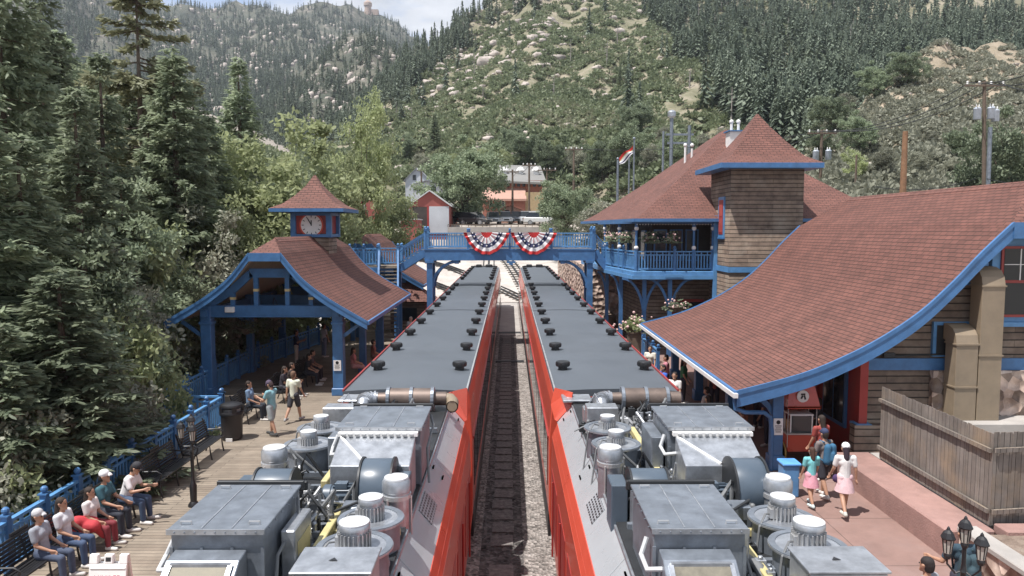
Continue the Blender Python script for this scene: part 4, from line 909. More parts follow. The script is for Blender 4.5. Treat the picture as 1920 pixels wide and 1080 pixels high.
# ------------------------------------------------------------------ clock pavilion and the one behind it
PPROF = [(0, 6.65), (.62, 6.08), (1.36, 5.17), (2.1, 4.55), (2.9, 4.03), (3.9, 3.45)]
def pavilion(cx, y0, y1, posts, label, name='pavilion', front=True):
    t = thing(name, label, 'pavilion', (cx, y0, PZ))
    roof2(t, cx, PPROF, y0, y1, 1.3)
    for y in posts:
        for sg in (-1, 1):
            s = .42 if y == posts[0] else .3; pm = MB(); pm.box((cx + sg * 2.6, y, (PZ + 4.0) / 2), (s, s, 4.0 - PZ)); pm.box((cx + sg * 2.6, y, PZ + .15), (s + .1, s + .1, .3)); pm.box((cx + sg * 2.6, y, 3.3), (s + .08, s + .08, .12)); pm.build('post', blue, t, bevel=.02)
            bm_ = MB(); bm_.bar((cx + sg * 2.7, y, 2.7), (cx + sg * 3.6, y, 3.35), .12, .14); bm_.build('eave_brace', blue, t)
    for sg in (-1, 1):
        bm_ = MB(); bm_.bar((cx + sg * 2.6, y0 + .4, 3.72), (cx + sg * 2.6, y1 - .4, 3.72), .22, .3); bm_.build('side_beam', blue, t)
    for i, y in enumerate(posts):
        tr = MB(); tr.box((cx, y, 3.78), (5.5, .26 if i else .34, .44)); tr.box((cx, y - .19, 3.56), (4.7, .06, .05)); tb = tr.build('tie_beam', blue, t, bevel=.015)
        if i in (0, len(posts) - 1):
            a = MB(); a.box((cx, y, 5.28), (1.7, .2, .36))
            for sg in (-1, 1):
                a.bar((cx + sg * .8, y, 5.28), (cx + sg * 1.55, y, 4.6), .2, .3); a.bar((cx + sg * 1.55, y, 4.6), (cx + sg * 2.6, y, 3.95), .2, .3)
            a.build('collar_arch', blue, t)
            for x, h in ((-1.55, .5), (-.62, 1.1), (.62, 1.1), (1.55, .5)):
                a = MB(); a.box((cx + x, y, 4.0 + h / 2), (.17, .17, h)); sp_ = a.build('strut', blue, t); a = MB(); a.box((cx + x, y, 4.0 + h * .55), (.19, .19, .1)); a.build('strut_band', M('cream_yellow', (.62, .5, .25), .5), sp_)
    return t
PAV = pavilion(-9.4, 28.8, 41.2, (29.6, 34.4, 39.2, 40.6)[:3], 'blue open pavilion with red shingle roof and clock cupola on the left platform')
pavilion(-9.4, 47.6, 56, (48.4, 55.2), 'second red roofed pavilion behind the clock pavilion, mostly hidden')
def flared(mb, cx, cy, hw, hd, z0, levels):
    """pyramidal bell-cast roof; levels = [(fraction of half width, z)]"""
    cum = 0; prev = None
    rows = []
    for f, z in levels:
        r_ = [(cx - hw * f, cy - hd * f, z), (cx + hw * f, cy - hd * f, z), (cx + hw * f, cy + hd * f, z), (cx - hw * f, cy + hd * f, z)]
        if prev: cum += math.hypot(hw * (pf - f), z - pz)
        rows.append((r_, cum, f)); prev = 1; pf, pz = f, z
    for (a, ca, fa), (b, cb, fb) in zip(rows, rows[1:]):
        for k in range(4):
            j = (k + 1) % 4; w_ = hw if k % 2 == 0 else hd
            mb.add([a[k], a[j], b[j], b[k]], [(0, 1, 2, 3)], [[(-w_ * fa + k * 9, ca), (w_ * fa + k * 9, ca), (w_ * fb + k * 9, cb), (-w_ * fb + k * 9, cb)]])
    mb.add(rows[0][0], [(3, 2, 1, 0)], [[(0, 0)] * 4])
cx, cy = -9.4, 36.5
mb = MB(); mb.box((cx, cy, 6.25), (1.62, 1.62, 1.1)); mb.build('cupola_base', siding, PAV)
mb = MB(); mb.box((cx, cy, 7.2), (1.6, 1.6, 1.16)); cup = mb.build('cupola', redd, PAV)
mb = MB()
for sx in (-1, 1):
    for sy in (-1, 1): mb.box((cx + sx * .84, cy + sy * .84, 7.2), (.24, .24, 1.16))
for sgn in (-1, 1):
    mb.box((cx, cy + sgn * .84, 6.7), (1.9, .2, .14)); mb.box((cx + sgn * .84, cy, 6.7), (.2, 1.9, .14))
    mb.box((cx, cy + sgn * .84, 7.72), (1.9, .2, .14)); mb.box((cx + sgn * .84, cy, 7.72), (.2, 1.9, .14))
mb.build('cupola_frame', blue, cup)
mb = MB(); flared(mb, cx, cy, 1.72, 1.72, 7.8, [(1, 7.98), (.72, 8.2), (.45, 8.6), (.2, 9.1), (.02, 9.62)]); mb.build('cupola_roof', shing, PAV)
mb = MB()
for s in (-1, 1): mb.box((cx + s * 1.68, cy, 7.89), (.1, 3.46, .16)); mb.box((cx, cy + s * 1.68, 7.89), (3.26, .1, .16))
mb.build('cupola_eave', blue, PAV)
mb = MB(); mb.lathe((cx, cy - .81, 7.2), [(0, -.03), (.5, -.03), (.5, .0)], 36, 'Y'); clk = mb.build('clock_face', white, PAV)
mb = MB(); mb.lathe((cx, cy - .81, 7.2), [(.5, .0), (.5, -.06), (.57, -.06), (.57, 0)], 36, 'Y'); mb.build('clock_rim', red, clk)
mb = MB()
for k in range(12):
    t_ = k * PI / 6; mb.box((cx + .41 * math.sin(t_), cy - .845, 7.2 + .41 * math.cos(t_)), (.035, .012, .1), Matrix.Rotation(t_, 3, 'Y'))
mb.build('hour_marks', black, clk)
mb = MB(); mb.box((cx - .08, cy - .855, 7.35), (.045, .012, .36), Matrix.Rotation(-.5, 3, 'Y')); mb.box((cx + .0, cy - .86, 7.3), (.055, .012, .26)); mb.build('clock_hands', black, clk)
# white floodlight box and paper notice fixed to the pavilion
o = MB().box((-11.0, 29.35, 3.85), (.36, .16, .22)).build('floodlight', white, bevel=.02); tag(o, 'small white floodlight box on the front beam of the clock pavilion', 'light')
def notice(name, c, w_, h_, label):
    o = MB().box(c, (w_, .015, h_)).build(name, white); tag(o, label, 'notice'); l = MB()
    for k in range(4): l.box((c[0], c[1] - .0085, c[2] + h_ * (.05 - .12 * k)), (w_ * (.7 - .12 * (k % 2)), .002, h_ * .045))
    l.lathe((c[0], c[1] - .009, c[2] + h_ * .27), [(w_ * .16, -.001), (w_ * .22, -.001), (w_ * .22, .001), (w_ * .16, .001)], 16, 'Y'); l.box((c[0], c[1] - .009, c[2] + h_ * .27), (w_ * .36, .002, h_ * .03), Matrix.Rotation(.8, 3, 'Y')); l.build('printing', black, o)
notice('notice', (-6.82, 29.37, 1.62), .3, .42, 'white paper notice on the right front post of the clock pavilion')
# hanging baskets in the pavilion
def basket(c, label, r=.33, group=None, bloom=False):
    t = thing('hanging_basket', label, 'flower basket', c, group)
    b = MB(); b.lathe(c, [(.05, -r * .75), (r * .7, -r * .45), (r, 0), (r * .9, .02)], 14); b.build('basket', bark, t)
    b = MB(); [b.tube((c[0] + r * .8 * math.cos(a), c[1] + r * .8 * math.sin(a), c[2]), (c[0], c[1], c[2] + .75), .012, n=5) for a in (0, 2.1, 4.2)]; b.build('chain', darkm, t)
    V, Fc, _ = broad_parts(int(abs(c[0] * 100)) % 50, 1.0, r * 1.5, 26, 26, leaf=.11, low=-.3, rc=.18); V = V * np.array([1, 1, .62]) + np.array([c[0], c[1], c[2] - .22]); npmesh('foliage', V, Fc, broad_d, t)
    if bloom:
        b = MB(); r_ = random.Random(int(c[1] * 10))
        for k in range(26): b.ball((c[0] + r_.gauss(0, r * .75), c[1] + r_.gauss(0, r * .75), c[2] + r_.uniform(-.12, .34)), r_.uniform(.035, .065), 6, 4)
        b.build('blossoms', flowers, t)
    return t
basket((-11.15, 31.5, 2.85), 'bushy hanging basket at left under the clock pavilion roof', .4); basket((-10.25, 32.5, 3.3), 'hanging basket higher and right under the clock pavilion roof', .4)
# ------------------------------------------------------------------ footbridge with bunting, stairs
BD = 44.0; DZ = 5.85
t = thing('footbridge', 'blue wooden footbridge spanning both trains in the middle distance', 'bridge', (0, BD, 0))
BX0, BX1 = -4.9, 4.95
mb = MB(); mb.b2((BX0, BD, DZ - .12), (BX1, BD + 1.6, DZ)); mb.build('deck', deckm, t)
for y in (BD - .08, BD + 1.6): mb = MB(); mb.b2((BX0 - .1, y, DZ - .68), (BX1 + .1, y + .12, DZ - .05)); mb.b2((BX0 - .1, y - .03, DZ - .07), (BX1 + .1, y + .15, DZ + .02)); mb.build('girder', blue, t)
for x in (BX0 + .2, BX1 - .2):
    for y in (BD + .1, BD + 1.5):
        mb = MB(); mb.b2((x - .17, y - .17, 0), (x + .17, y + .17, DZ - .68)); mb.box((x, y, DZ - .75), (.5, .5, .14)); mb.build('post', blue, t)
        s = 1 if x < 0 else -1; mb = MB(); pts = [(x + s * (.15 + 1.5 * (1 - math.cos(a))), y, DZ - 2.3 + 1.55 * math.sin(a)) for a in np.linspace(0, PI / 2, 9)]
        for a, b in zip(pts, pts[1:]): mb.bar(a, b, .12, .16)
        mb.box((x + s * 1.6, y, DZ - .8), (.25, .16, .16)); mb.build('arch_bracket', darkm if False else blue, t)
mb = MB(); mb.box((.1, BD - .02, DZ - .78), (.5, .12, .12)); mb.box((.1, BD - .02, DZ - .88), (.22, .12, .12)); mb.build('girder_drop', blue, t)
railing('', [(BX0, BD + .02, DZ), (BX1, BD + .02, DZ)], root=t, step=2.5, h=.92); railing('', [(BX0, BD + 1.58, DZ), (BX1, BD + 1.58, DZ)], root=t, step=2.5, h=.92)
navy = M('navy_cloth', (.025, .03, .09), .8); wcl = M('white_cloth', (.72, .7, .7), .8, var=.08); rcl = M('red_cloth', (.5, .03, .03), .8)
def bunting(cx, label):
    o = thing('bunting', label, 'bunting', (cx, BD - .12, DZ + .92), 'bunting on the footbridge railing')
    def P_(r, a):
        rx = 1.36 * r; rz = 1.3 * r * (1 - .10 * abs(math.cos(a)) ** 4)
        return Vector((cx + rx * math.cos(a), BD - .17 + .06 * math.sin(a * 18) * r - .08 * r, DZ + .96 - rz * max(0, math.sin(a)) ** 1.55 - .02 * math.sin(a * 18 + 1) * r + .02))
    for nme, a, b, mt in (('red_center', .02, .25, rcl), ('white_field', .25, .52, wcl), ('navy_band', .52, .70, navy), ('white_field', .70, .86, wcl), ('red_border', .86, 1.0, rcl)):
        rows = [[P_(lerp(a, b, k / 3), PI * i / 90) for i in range(91)] for k in range(4)]; mm = MB(); mm.strip(rows); mm.strip([[p + Vector((0, .012, 0)) for p in r_] for r_ in rows[::-1]]); mm.build(nme, mt, o, smooth=False)
    for k in range(9):
        c = P_(.61, PI * (k + .5) / 9); mm = MB(); mm.lathe((c.x, c.y - .03, c.z), [(0, -.01), (.055, -.01), (.055, .01)], 5, 'Y'); mm.build('star', wcl, o)
    for k in range(1, 8):
        a = PI * k / 8; mm = MB(); mm.bar(P_(.26, a) + Vector((0, -.03, 0)), P_(.5, a) + Vector((0, -.03, 0)), .02, .02); mm.build('ray', rcl, o)
bunting(-1.33, 'left fan shaped red white and blue bunting on the footbridge'); bunting(1.43, 'right fan shaped red white and blue bunting on the footbridge')
def stairs(label, a, b, wd, n, rails=True):
    """flight from a (top) to b (bottom), width to both sides"""
    a, b = Vector(a), Vector(b); t = thing('staircase', label, 'staircase', b); d = Vector((b.x - a.x, b.y - a.y, 0)); u = d.normalized(); s = Vector((-u.y, u.x, 0)) * wd / 2
    for e in (-1, 1):
        mb = MB(); mb.bar(a + s * e - Vector((0, 0, .2)), b + s * e - Vector((0, 0, .2)), .09, .42); mb.build('stringer', blue, t)
        mb = MB(); L = (b - a).length; up = Vector((0, 0, 1)); mb.bar(a + s * e + up * .95, b + s * e + up * .95, .1, .07); mb.bar(a + s * e + up * .78, b + s * e + up * .78, .05, .05); mb.bar(a + s * e + up * .15, b + s * e + up * .15, .06, .06)
        k_ = int(d.length / .16)
        for k in range(k_): p = a.lerp(b, (k + .5) / k_) + s * e; mb.box(p + up * .48, (.045, .045, .62))
        mb.build('stair_rail', blue, t)
        for p in (a + s * e, b + s * e): pm = MB(); railpost(pm, p, 1.15, .15); pm.build('rail_post', bluel, t)
    mb = MB()
    for k in range(n): p = a.lerp(b, (k + .5) / n); r_ = Matrix(((u.x, -u.y, 0), (u.y, u.x, 0), (0, 0, 1))); mb.box(p, (d.length / n * 1.1, wd - .1, .05), r_)
    mb.build('treads', deckm, t); return t
stairs('short blue flight stepping down left from the footbridge to its landing', (-4.95, BD + .8, DZ), (-6.55, BD + .8, 4.85), 1.5, 6)
stairs('short blue flight stepping down right from the footbridge to the depot balcony', (5.0, BD + .8, DZ), (5.75, BD + .8, 4.95), 1.5, 5)
stairs('long steep blue flight from the landing down to the left platform', (-7.1, BD - .05, 4.85), (-6.6, BD - 3.9, PZ), 1.1, 22)
t = thing('stair_landing', 'blue railed landing at the left end of the footbridge stairs', 'landing', (-7.8, BD + .8, PZ))
mb = MB(); mb.b2((-9.4, BD, 4.7), (-6.56, BD + 1.6, 4.85)); mb.build('deck', deckm, t); mb = MB(); mb.b2((-9.4, BD - .06, 4.42), (-6.56, BD + .03, 4.76)); mb.build('girder', blue, t)
for x in (-9.3, -6.7):
    for y in (BD + .06, BD + 1.5): mb = MB(); mb.box((x, y, 2.5), (.24, .24, 4.3)); mb.build('post', blue, t)
railing('', [(-9.4, BD + .04, 4.85), (-7.75, BD + .04, 4.85)], root=t, step=.9); railing('', [(-9.4, BD + 1.56, 4.85), (-6.6, BD + 1.56, 4.85)], root=t, step=1.4); railing('', [(-9.4, BD + .1, 4.85), (-9.4, BD + 1.5, 4.85)], root=t, step=1.4)
railing('blue balustrade below the footbridge beside the far end of the left platform', [(-5.2, 41.5, PZ), (-5.2, 46, PZ)])
t = thing('ticket_booth', 'small red roofed booth beneath the footbridge stairs', 'booth', (-6.6, 48, PZ))
mb = MB(); mb.b2((-7.6, 47.4, PZ), (-5.4, 49.4, 2.4)); mb.build('wall', siding, t); mb = MB(); flared(mb, -6.5, 48.4, 1.7, 1.5, 2.4, [(1, 2.45), (.5, 3.1), (.05, 3.9)]); mb.build('roof', shing, t); mb = MB(); mb.box((-6.5, 47.38, 1.6), (1.2, .06, .8)); mb.build('window', glass, t)

# ------------------------------------------------------------------ depot with balcony and tower
D = thing('depot', 'two storey depot with blue balcony, square shingled tower and red hipped roofs', 'station house', (9, 40, PZ))
dirtwall = siding
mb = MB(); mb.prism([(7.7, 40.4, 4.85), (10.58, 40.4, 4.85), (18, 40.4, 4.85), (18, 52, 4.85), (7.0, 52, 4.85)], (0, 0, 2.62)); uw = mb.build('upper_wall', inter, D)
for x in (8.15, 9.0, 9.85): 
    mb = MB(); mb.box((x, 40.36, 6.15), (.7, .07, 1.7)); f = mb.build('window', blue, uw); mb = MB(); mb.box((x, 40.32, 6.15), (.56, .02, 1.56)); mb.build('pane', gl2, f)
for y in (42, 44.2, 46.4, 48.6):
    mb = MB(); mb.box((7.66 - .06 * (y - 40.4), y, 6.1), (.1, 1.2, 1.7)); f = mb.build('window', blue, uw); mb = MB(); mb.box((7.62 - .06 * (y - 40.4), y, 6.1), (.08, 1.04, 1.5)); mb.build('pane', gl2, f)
mb = MB(); mb.prism([(7.6, 40.6, PZ), (18, 40.6, PZ), (18, 52, PZ), (6.9, 52, PZ)], (0, 0, 4.1)); lw = mb.build('lower_wall', siding, D)
mb = MB(); mb.box((9.75, 40.56, 2.1), (1.7, .1, 2.2)); f = mb.build('window', redd, lw); mb = MB(); mb.box((9.4, 40.5, 2.1), (.7, .04, 1.9)); mb.box((10.2, 40.5, 2.1), (.7, .04, 1.9)); mb.build('pane', glass, f)
mb = MB(); mb.prism([(6.35, 38.15, 4.5), (10.58, 38.15, 4.5), (10.58, 41, 4.5), (8, 52, 4.5), (5.0, 52, 4.5), (5.55, 45, 4.5)], (0, 0, .36)); mb.build('balcony_floor', bluel, D, bevel=.02)
mb = MB(); mb.bar((6.3, 38.09, 4.55), (10.58, 38.09, 4.55), .06, .2); mb.bar((6.3, 38.12, 4.55), (5.5, 45, 4.55), .06, .2); mb.box((8.4, 38.06, 4.62), (.9, .08, .14)); mb.build('balcony_fascia', bluel, D)
railing('', [(5.62, 45.0, 4.86), (6.5, 38.3, 4.86), (10.45, 38.3, 4.86)], root=D, step=2.2, h=1.0)
for x, y in ((6.5, 38.3), (9.45, 38.3), (10.42, 38.3), (6.1, 41.4), (5.7, 44.6)):
    mb = MB(); mb.lathe((x, y, 4.86), [(.09, 0), (.09, 1.1), (.06, 1.15), (.06, 2.2), (.09, 2.25), (.09, 2.64)], 10); c = mb.build('balcony_column', blue, D); 
    for z in (6.05, 7.05): mb = MB(); mb.ball((x, y, z), .12, 10, 6); mb.build('column_knuckle', white, c)
mb = MB(); mb.bar((6.3, 38.2, 7.4), (10.58, 38.2, 7.4), .14, .2); mb.bar((6.3, 38.2, 7.4), (5.5, 46, 7.4), .14, .2); eb_ = mb.build('eave_beam', blue, D)
mb = MB()
for k in range(28): mb.ball((6.5 + k * .145, 38.1, 7.25), .03, 6, 4)
mb.build('lace_trim', white, eb_)
mb = MB(); mb.box((10.5, 38.1, 4.9), (.18, .18, 5.6)); mb.build('corner_post', bluel, D)
# hipped main roof with bell-cast eaves
cs = [(6.3, 37.7), (19.7, 37.7), (19.7, 54), (5.0, 52)]; rg = [(12.95, 45.2), (12.95, 45.2), (14.2, 46.4), (12.95, 46.4)]
lv = [(0, 7.5), (.12, 8.02), (.5, 10.05), (1, 12.95)]; mb = MB(); cum = 0
for (fa, za), (fb, zb) in zip(lv, lv[1:]):
    A = [(lerp(c[0], r_[0], fa), lerp(c[1], r_[1], fa), za) for c, r_ in zip(cs, rg)]; B_ = [(lerp(c[0], r_[0], fb), lerp(c[1], r_[1], fb), zb) for c, r_ in zip(cs, rg)]
    dl = math.hypot((fb - fa) * 7, zb - za)
    for k in range(4):
        j = (k + 1) % 4; ln = lambda p, q_: math.hypot(p[0] - q_[0], p[1] - q_[1]); mb.add([A[k], A[j], B_[j], B_[k]], [(0, 1, 2, 3)], [[(0, cum), (ln(A[k], A[j]), cum), (ln(A[k], A[j]) * .5 + ln(B_[k], B_[j]) * .5, cum + dl), (ln(A[k], A[j]) * .5 - ln(B_[k], B_[j]) * .5, cum + dl)]])
    cum += dl
mb.build('main_roof', shing, D)
mb = MB(); mb.prism([(c[0], c[1], 7.44) for c in cs], (0, 0, .05)); mb.build('roof_soffit', cream, D)
mb = MB()
for k in range(4): mb.bar((*cs[k], 7.46), (*cs[(k + 1) % 4], 7.46), .1, .16)
mb.build('gutter', blue, D)
mb = MB()
for k, z_ in ((0, 0), (3, 0)): mb.bar((*cs[k], 7.56), (rg[k][0], rg[k][1], 12.98), .14, .05)
# roof vent housing
mb = MB(); mb.b2((12.55, 43.0, 11.2), (13.35, 43.8, 12.55)); vb = mb.build('vent_box', white, D); mb = MB(); mb.b2((12.45, 42.9, 12.55), (13.45, 43.9, 12.62)); mb.build('vent_cap', blue, vb)
for x in (12.75, 13.15): mb = MB(); mb.tube((x, 43.4, 12.62), (x, 43.4, 13.15), .08); mb.ball((x, 43.4, 13.15), .13, 8, 5); mb.build('vent_pipe', white, vb)
for x in (10.5, 10.9): mb = MB(); mb.tube((x, 45, 10.5), (x, 45, 12.0 - (x - 10.5) * .5), .07); mb.ball((x, 45, 12.0), .12, 8, 5); mb.build('vent_pipe', white, D)
# tower
TX0, TX1, TY0, TY1 = 10.6, 14.1, 36.0, 39.5
mb = MB(); mb.b2((TX0, TY0, PZ), (TX1, TY1, 9.88)); tw = mb.build('tower_wall', siding, D)
mb = MB(); mb.b2((TX0 - .05, TY0 - .05, 4.92), (TX1 + .05, TY1 + .05, 5.18)); mb.build('tower_band', bluel, tw)
mb = MB(); mb.b2((TX0 - .06, 36.85, 6.6), (TX0 + .02, 37.85, 8.6)); f = mb.build('window', bluel, tw); mb = MB(); mb.b2((TX0 - .075, 37.0, 6.75), (TX0 - .05, 37.7, 8.45)); f2 = mb.build('sash', redd, f)
for z in (6.85, 7.65): mb = MB(); mb.b2((TX0 - .085, 37.08, z), (TX0 - .07, 37.62, z + .68)); mb.build('pane', gl2, f2) if False else mb.build('blind', M('red_blind', (.38, .07, .06), .6), f2)
mb = MB(); mb.b2((TX0 - .1, 36.8, 6.52), (TX0, 37.9, 6.6)); mb.build('sill', blue, f)
mb = MB(); flared(mb, 12.33, 37.72, 2.42, 2.42, 9.95, [(1, 10.12), (.72, 10.5), (.45, 11.25), (.2, 12.05), (.015, 12.72)]); mb.build('tower_roof', shing, D)
mb = MB()
for s in (-1, 1): mb.box((12.33 + s * 2.36, 37.72, 10.0), (.12, 4.86, .24)); mb.box((12.33, 37.72 + s * 2.36, 10.0), (4.6, .12, .24))
mb.build('tower_eave', blue, D); mb = MB(); mb.box((12.33, 37.72, 9.9), (4.6, 4.6, .04)); mb.build('tower_soffit', bluel, D)
# arcade below the balcony
for x, y in ((7.05, 38.9), (8.3, 38.5), (6.3, 42.0), (5.9, 45.0)):
    mb = MB(); mb.box((x, y, 2.45), (.2, .2, 4.1)); mb.build('arcade_post', blue, D)
    for s in ((1, -1) if x > 7 else (-1,)):
        pts = [(x + s * 1.15 * (1 - math.cos(a)) * (1 if x > 7 else .5), y, 2.2 + 2.25 * math.sin(a)) for a in np.linspace(0, PI / 2, 9)]; mb = MB()
        for a, b in zip(pts, pts[1:]): mb.bar(a, b, .1, .13)
        mb.build('arch_brace', blue, D)
# stone walls
o = MB(); o.b2((4.95, 47.5, 0), (5.6, 76, 4.6)); o.b2((5.6, 47.5, 0), (8.2, 48.2, 4.45)); o = o.build('stone_wall', stonem); tag(o, 'pale rubble stone wall beside the right train beyond the footbridge', 'stone wall')
o = MB(); o.lathe((6.35, 46.9, PZ), [(.3, 0), (.38, .2), (.4, 1.15), (.33, 1.25), (.3, 1.2), (0, 1.15)], 14); o = o.build('barrel', polew, smooth=True); tag(o, 'brown wooden barrel against the rubble stone wall', 'barrel')
# flowers
def planter(c, label, h):
    t = thing('flower_planter', label, 'planter', c, None)
    b = MB(); b.box((c[0], c[1], c[2] + h / 2), (.62, .62, h)); b.box((c[0], c[1], c[2] + h), (.72, .72, .06)); b.box((c[0], c[1], c[2] + .04), (.7, .7, .08)); b.build('planter_box', polew, t)
    V, Fc, _ = broad_parts(13, 1.0, .75, 36, 34, leaf=.13, low=.0, rc=.22); npmesh('foliage', V * np.array([1, 1, .85]) + np.array([c[0], c[1], c[2] + h - .05]), Fc, broad_l, t)
    b = MB(); r_ = random.Random(5)
    for k in range(44): b.ball((c[0] + r_.gauss(0, .42), c[1] + r_.gauss(0, .4), c[2] + h + .3 + r_.gauss(.1, .2)), r_.uniform(.04, .075), 6, 4)
    b.build('blossoms', flowers, t)
planter((6.15, 36.5, PZ), 'tall wooden planter overflowing with pale flowers below the balcony', 1.55)
basket((8.45, 37.6, 3.1), 'hanging basket of pale flowers beside the arch under the balcony', .42, None, True)
for i, (x, y, lab) in enumerate([(7.2, 38.5, 'balcony basket of white blossoms nearest the balcony corner column'), (8.3, 38.5, 'balcony basket of white blossoms in the middle of the front bay'), (6.2, 40.0, 'balcony basket of white blossoms around the left side of the balcony'), (5.9, 42.8, 'balcony basket of white blossoms furthest along the left side of the balcony')]):
    basket((x, y, 6.5), lab, .32, 'flower baskets along the depot balcony', True)

# ------------------------------------------------------------------ station building with swept roof
A = thing('station_building', 'long brown station building with sweeping red shingle roof and blue trim at right', 'station', (14.5, 26, PZ))
APROF = [(0, 8.32), (1.47, 7.16), (2.23, 6.42), (2.93, 5.66), (3.77, 4.86), (4.75, 4.18), (5.73, 3.66), (6.85, 3.2), (8.52, 2.75)]
roof2(A, 14.5, APROF, 19.5, 33.6, 1.6, fas=.42, th=.16)
gw = [(14.5 + s * dx, 20.3, z - .2) for s, seq in ((-1, APROF[1:6]), (1, APROF[1:6][::-1])) for dx, z in (seq if s > 0 else seq[::-1])]
pl = [(9.62, 20.3, 3.85)] + [(14.5 - dx, 20.3, z - .2) for dx, z in APROF[1:6][::-1]] + [(14.5 + dx, 20.3, z - .2) for dx, z in APROF[1:6]] + [(19.4, 20.3, .9), (9.62, 20.3, .9)]
mb = MB(); mb.prism(pl, (0, .18, 0)); gwall = mb.build('gable_wall', siding, A)
mb = MB(); mb.b2((9.75, 20.2, 3.18), (12.0, 20.28, 3.5)); mb.b2((13.3, 20.2, 3.18), (19, 20.28, 3.5)); mb.build('belt_board', blue, gwall)
mb = MB(); mb.b2((11.5, 20.12, .9), (19, 20.29, 3.17)); mb.build('stone_base', stonem, A)
mb = MB(); mb.b2((9.36, 20.0, .9), (10.2, 20.29, 1.7)); mb.build('flared_base', siding, A); mb = MB(); mb.b2((9.55, 20.05, .42), (10.1, 20.3, .9)); mb.build('base_block', ledge_m, A)
mb = MB(); mb.b2((9.52, 20.12, 1.72), (9.74, 20.4, 3.95)); mb.build('corner_board', redd, A); mb = MB(); mb.b2((9.42, 20.02, 1.62), (9.84, 20.44, 1.72)); mb.build('corner_cap', bluel, A)
# gable window
mb = MB(); mb.b2((12.98, 20.17, 4.5), (15.68, 20.3, 6.75)); wf = mb.build('window_frame', bluel, A, bevel=.01)
mb = MB(); mb.b2((12.88, 20.1, 4.38), (15.78, 20.3, 4.5)); mb.build('sill', bluel, wf)
for x0 in (13.2, 14.4):
    mb = MB(); mb.b2((x0, 20.12, 4.64), (x0 + 1.0, 20.2, 6.55)); sash = mb.build('sash', redd, wf)
    mb = MB(); mb.b2((x0 + .07, 20.11, 5.64), (x0 + .93, 20.13, 6.48)); mb.b2((x0 + .07, 20.11, 4.71), (x0 + .93, 20.13, 5.56)); mb.build('pane', glass, sash)
    mb = MB(); mb.bar((x0 + .5, 20.105, 5.64), (x0 + .5, 20.105, 6.48), .03, .02); mb.bar((x0 + .07, 20.105, 6.06), (x0 + .93, 20.105, 6.06), .03, .02); mb.build('muntin', white, sash)
for x0, x1, z0, z1 in ((12.1, 12.9, 5.5, 6.1), (11.5, 12.6, 3.55, 4.5)):
    mb = MB(); mb.b2((x0, 20.2, z0), (x1, 20.3, z1)); f = mb.build('duct_port', bluel, A); mb = MB(); mb.b2((x0 + .09, 20.19, z0 + .09), (x1 - .09, 20.21, z1 - .09)); mb.build('port_panel', darkm, f)
mb = MB(); mb.path([(9.9, 20.22, 3.62), (10.4, 20.2, 3.56), (11.2, 20.2, 3.6), (11.9, 20.2, 3.62)], .03, 6); mb.box((10.3, 20.18, 3.6), (.3, .1, .12)); mb.build('conduit', darkm, A)
# wall facing the platform
mb = MB(); mb.b2((9.7, 20.5, PZ), (9.88, 33, 4.0)); pw = mb.build('platform_wall', redd, A)
for k in range(6):
    y = 21.2 + k * 2.0; door = k in (1, 4); mb = MB(); mb.b2((9.62, y, .45 if door else 1.3), (9.72, y + 1.5, 3.1)); f = mb.build('door' if door else 'window', redd if k % 2 else blue, pw)
    for j in (0, 1): mb = MB(); mb.b2((9.60, y + .1 + j * .7, .6 if door else 1.42), (9.63, y + .7 + j * .7, 2.98)); mb.build('pane', glass, f)
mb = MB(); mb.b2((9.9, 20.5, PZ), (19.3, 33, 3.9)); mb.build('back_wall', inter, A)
# porch posts, beam, gutter, downspout
for k, y in enumerate((20.35, 24.5, 28.7, 32.8)):
    mb = MB(); mb.box((7.35, y, (PZ + 2.78) / 2), (.3, .3, 2.78 - PZ)); mb.box((7.35, y, PZ + .2), (.4, .4, .4)); p_ = mb.build('porch_post', blue, A, bevel=.015)
    mb = MB(); pts = [(7.3 - 1.2 * (1 - math.cos(a)), y, 1.75 + .8 * math.sin(a)) for a in np.linspace(0, PI / 2, 7)]
    for a, b in zip(pts, pts[1:]): mb.bar(a, b, .12, .14)
    mb.build('post_bracket', blue, A)
mb = MB(); mb.b2((7.22, 19.9, 2.62), (7.48, 33.2, 2.9)); mb.build('porch_beam', blue, A)
mb = MB(); mb.bar((5.93, 19.4, 2.65), (5.93, 33.7, 2.65), .12, .12); mb.build('gutter', white, A)
mb = MB(); mb.path([(5.95, 19.6, 2.6), (6.0, 19.65, 2.25), (6.3, 19.8, 2.12), (6.9, 20.05, 2.05), (7.1, 20.12, 1.9), (7.17, 20.15, 1.5), (7.17, 20.15, PZ)], .06, 8); mb.build('downspout', blue, A, smooth=True)
notice('notice', (7.35, 20.18, 1.62), .26, .46, 'white printed notice on the blue porch post of the station building')
# ducts
def duct(x, top, w_, label, base):
    t = thing('air_duct', label, 'duct', (x, 19.8, base), 'tan air ducts on the gable wall')
    mb = MB(); mb.b2((x - w_ / 2, 19.55, base), (x + w_ / 2, 20.05, top - .5)); mb.build('duct_riser', tan, t, bevel=.008)
    prof = [(20.17, top), (19.95, top - .02), (19.75, top - .1), (19.61, top - .26), (19.55, top - .499), (20.05, top - .499), (20.07, top - .45), (20.17, top - .42)]
    mb = MB(); mb.prism([(x - w_ / 2, y, z) for y, z in prof], (w_, 0, 0)); mb.build('duct_elbow', tan, t)
    for z in (top - .5, top - .5 - (top - base) * .45): mb = MB(); mb.box((x, 19.8, z), (w_ + .05, .55, .04)); mb.build('duct_flange', tan, t)
duct(12.66, 6.02, .6, 'taller tan duct rising beside the gable window', 1.95); duct(12.04, 4.48, .58, 'shorter tan duct standing left of the taller duct', 1.95)
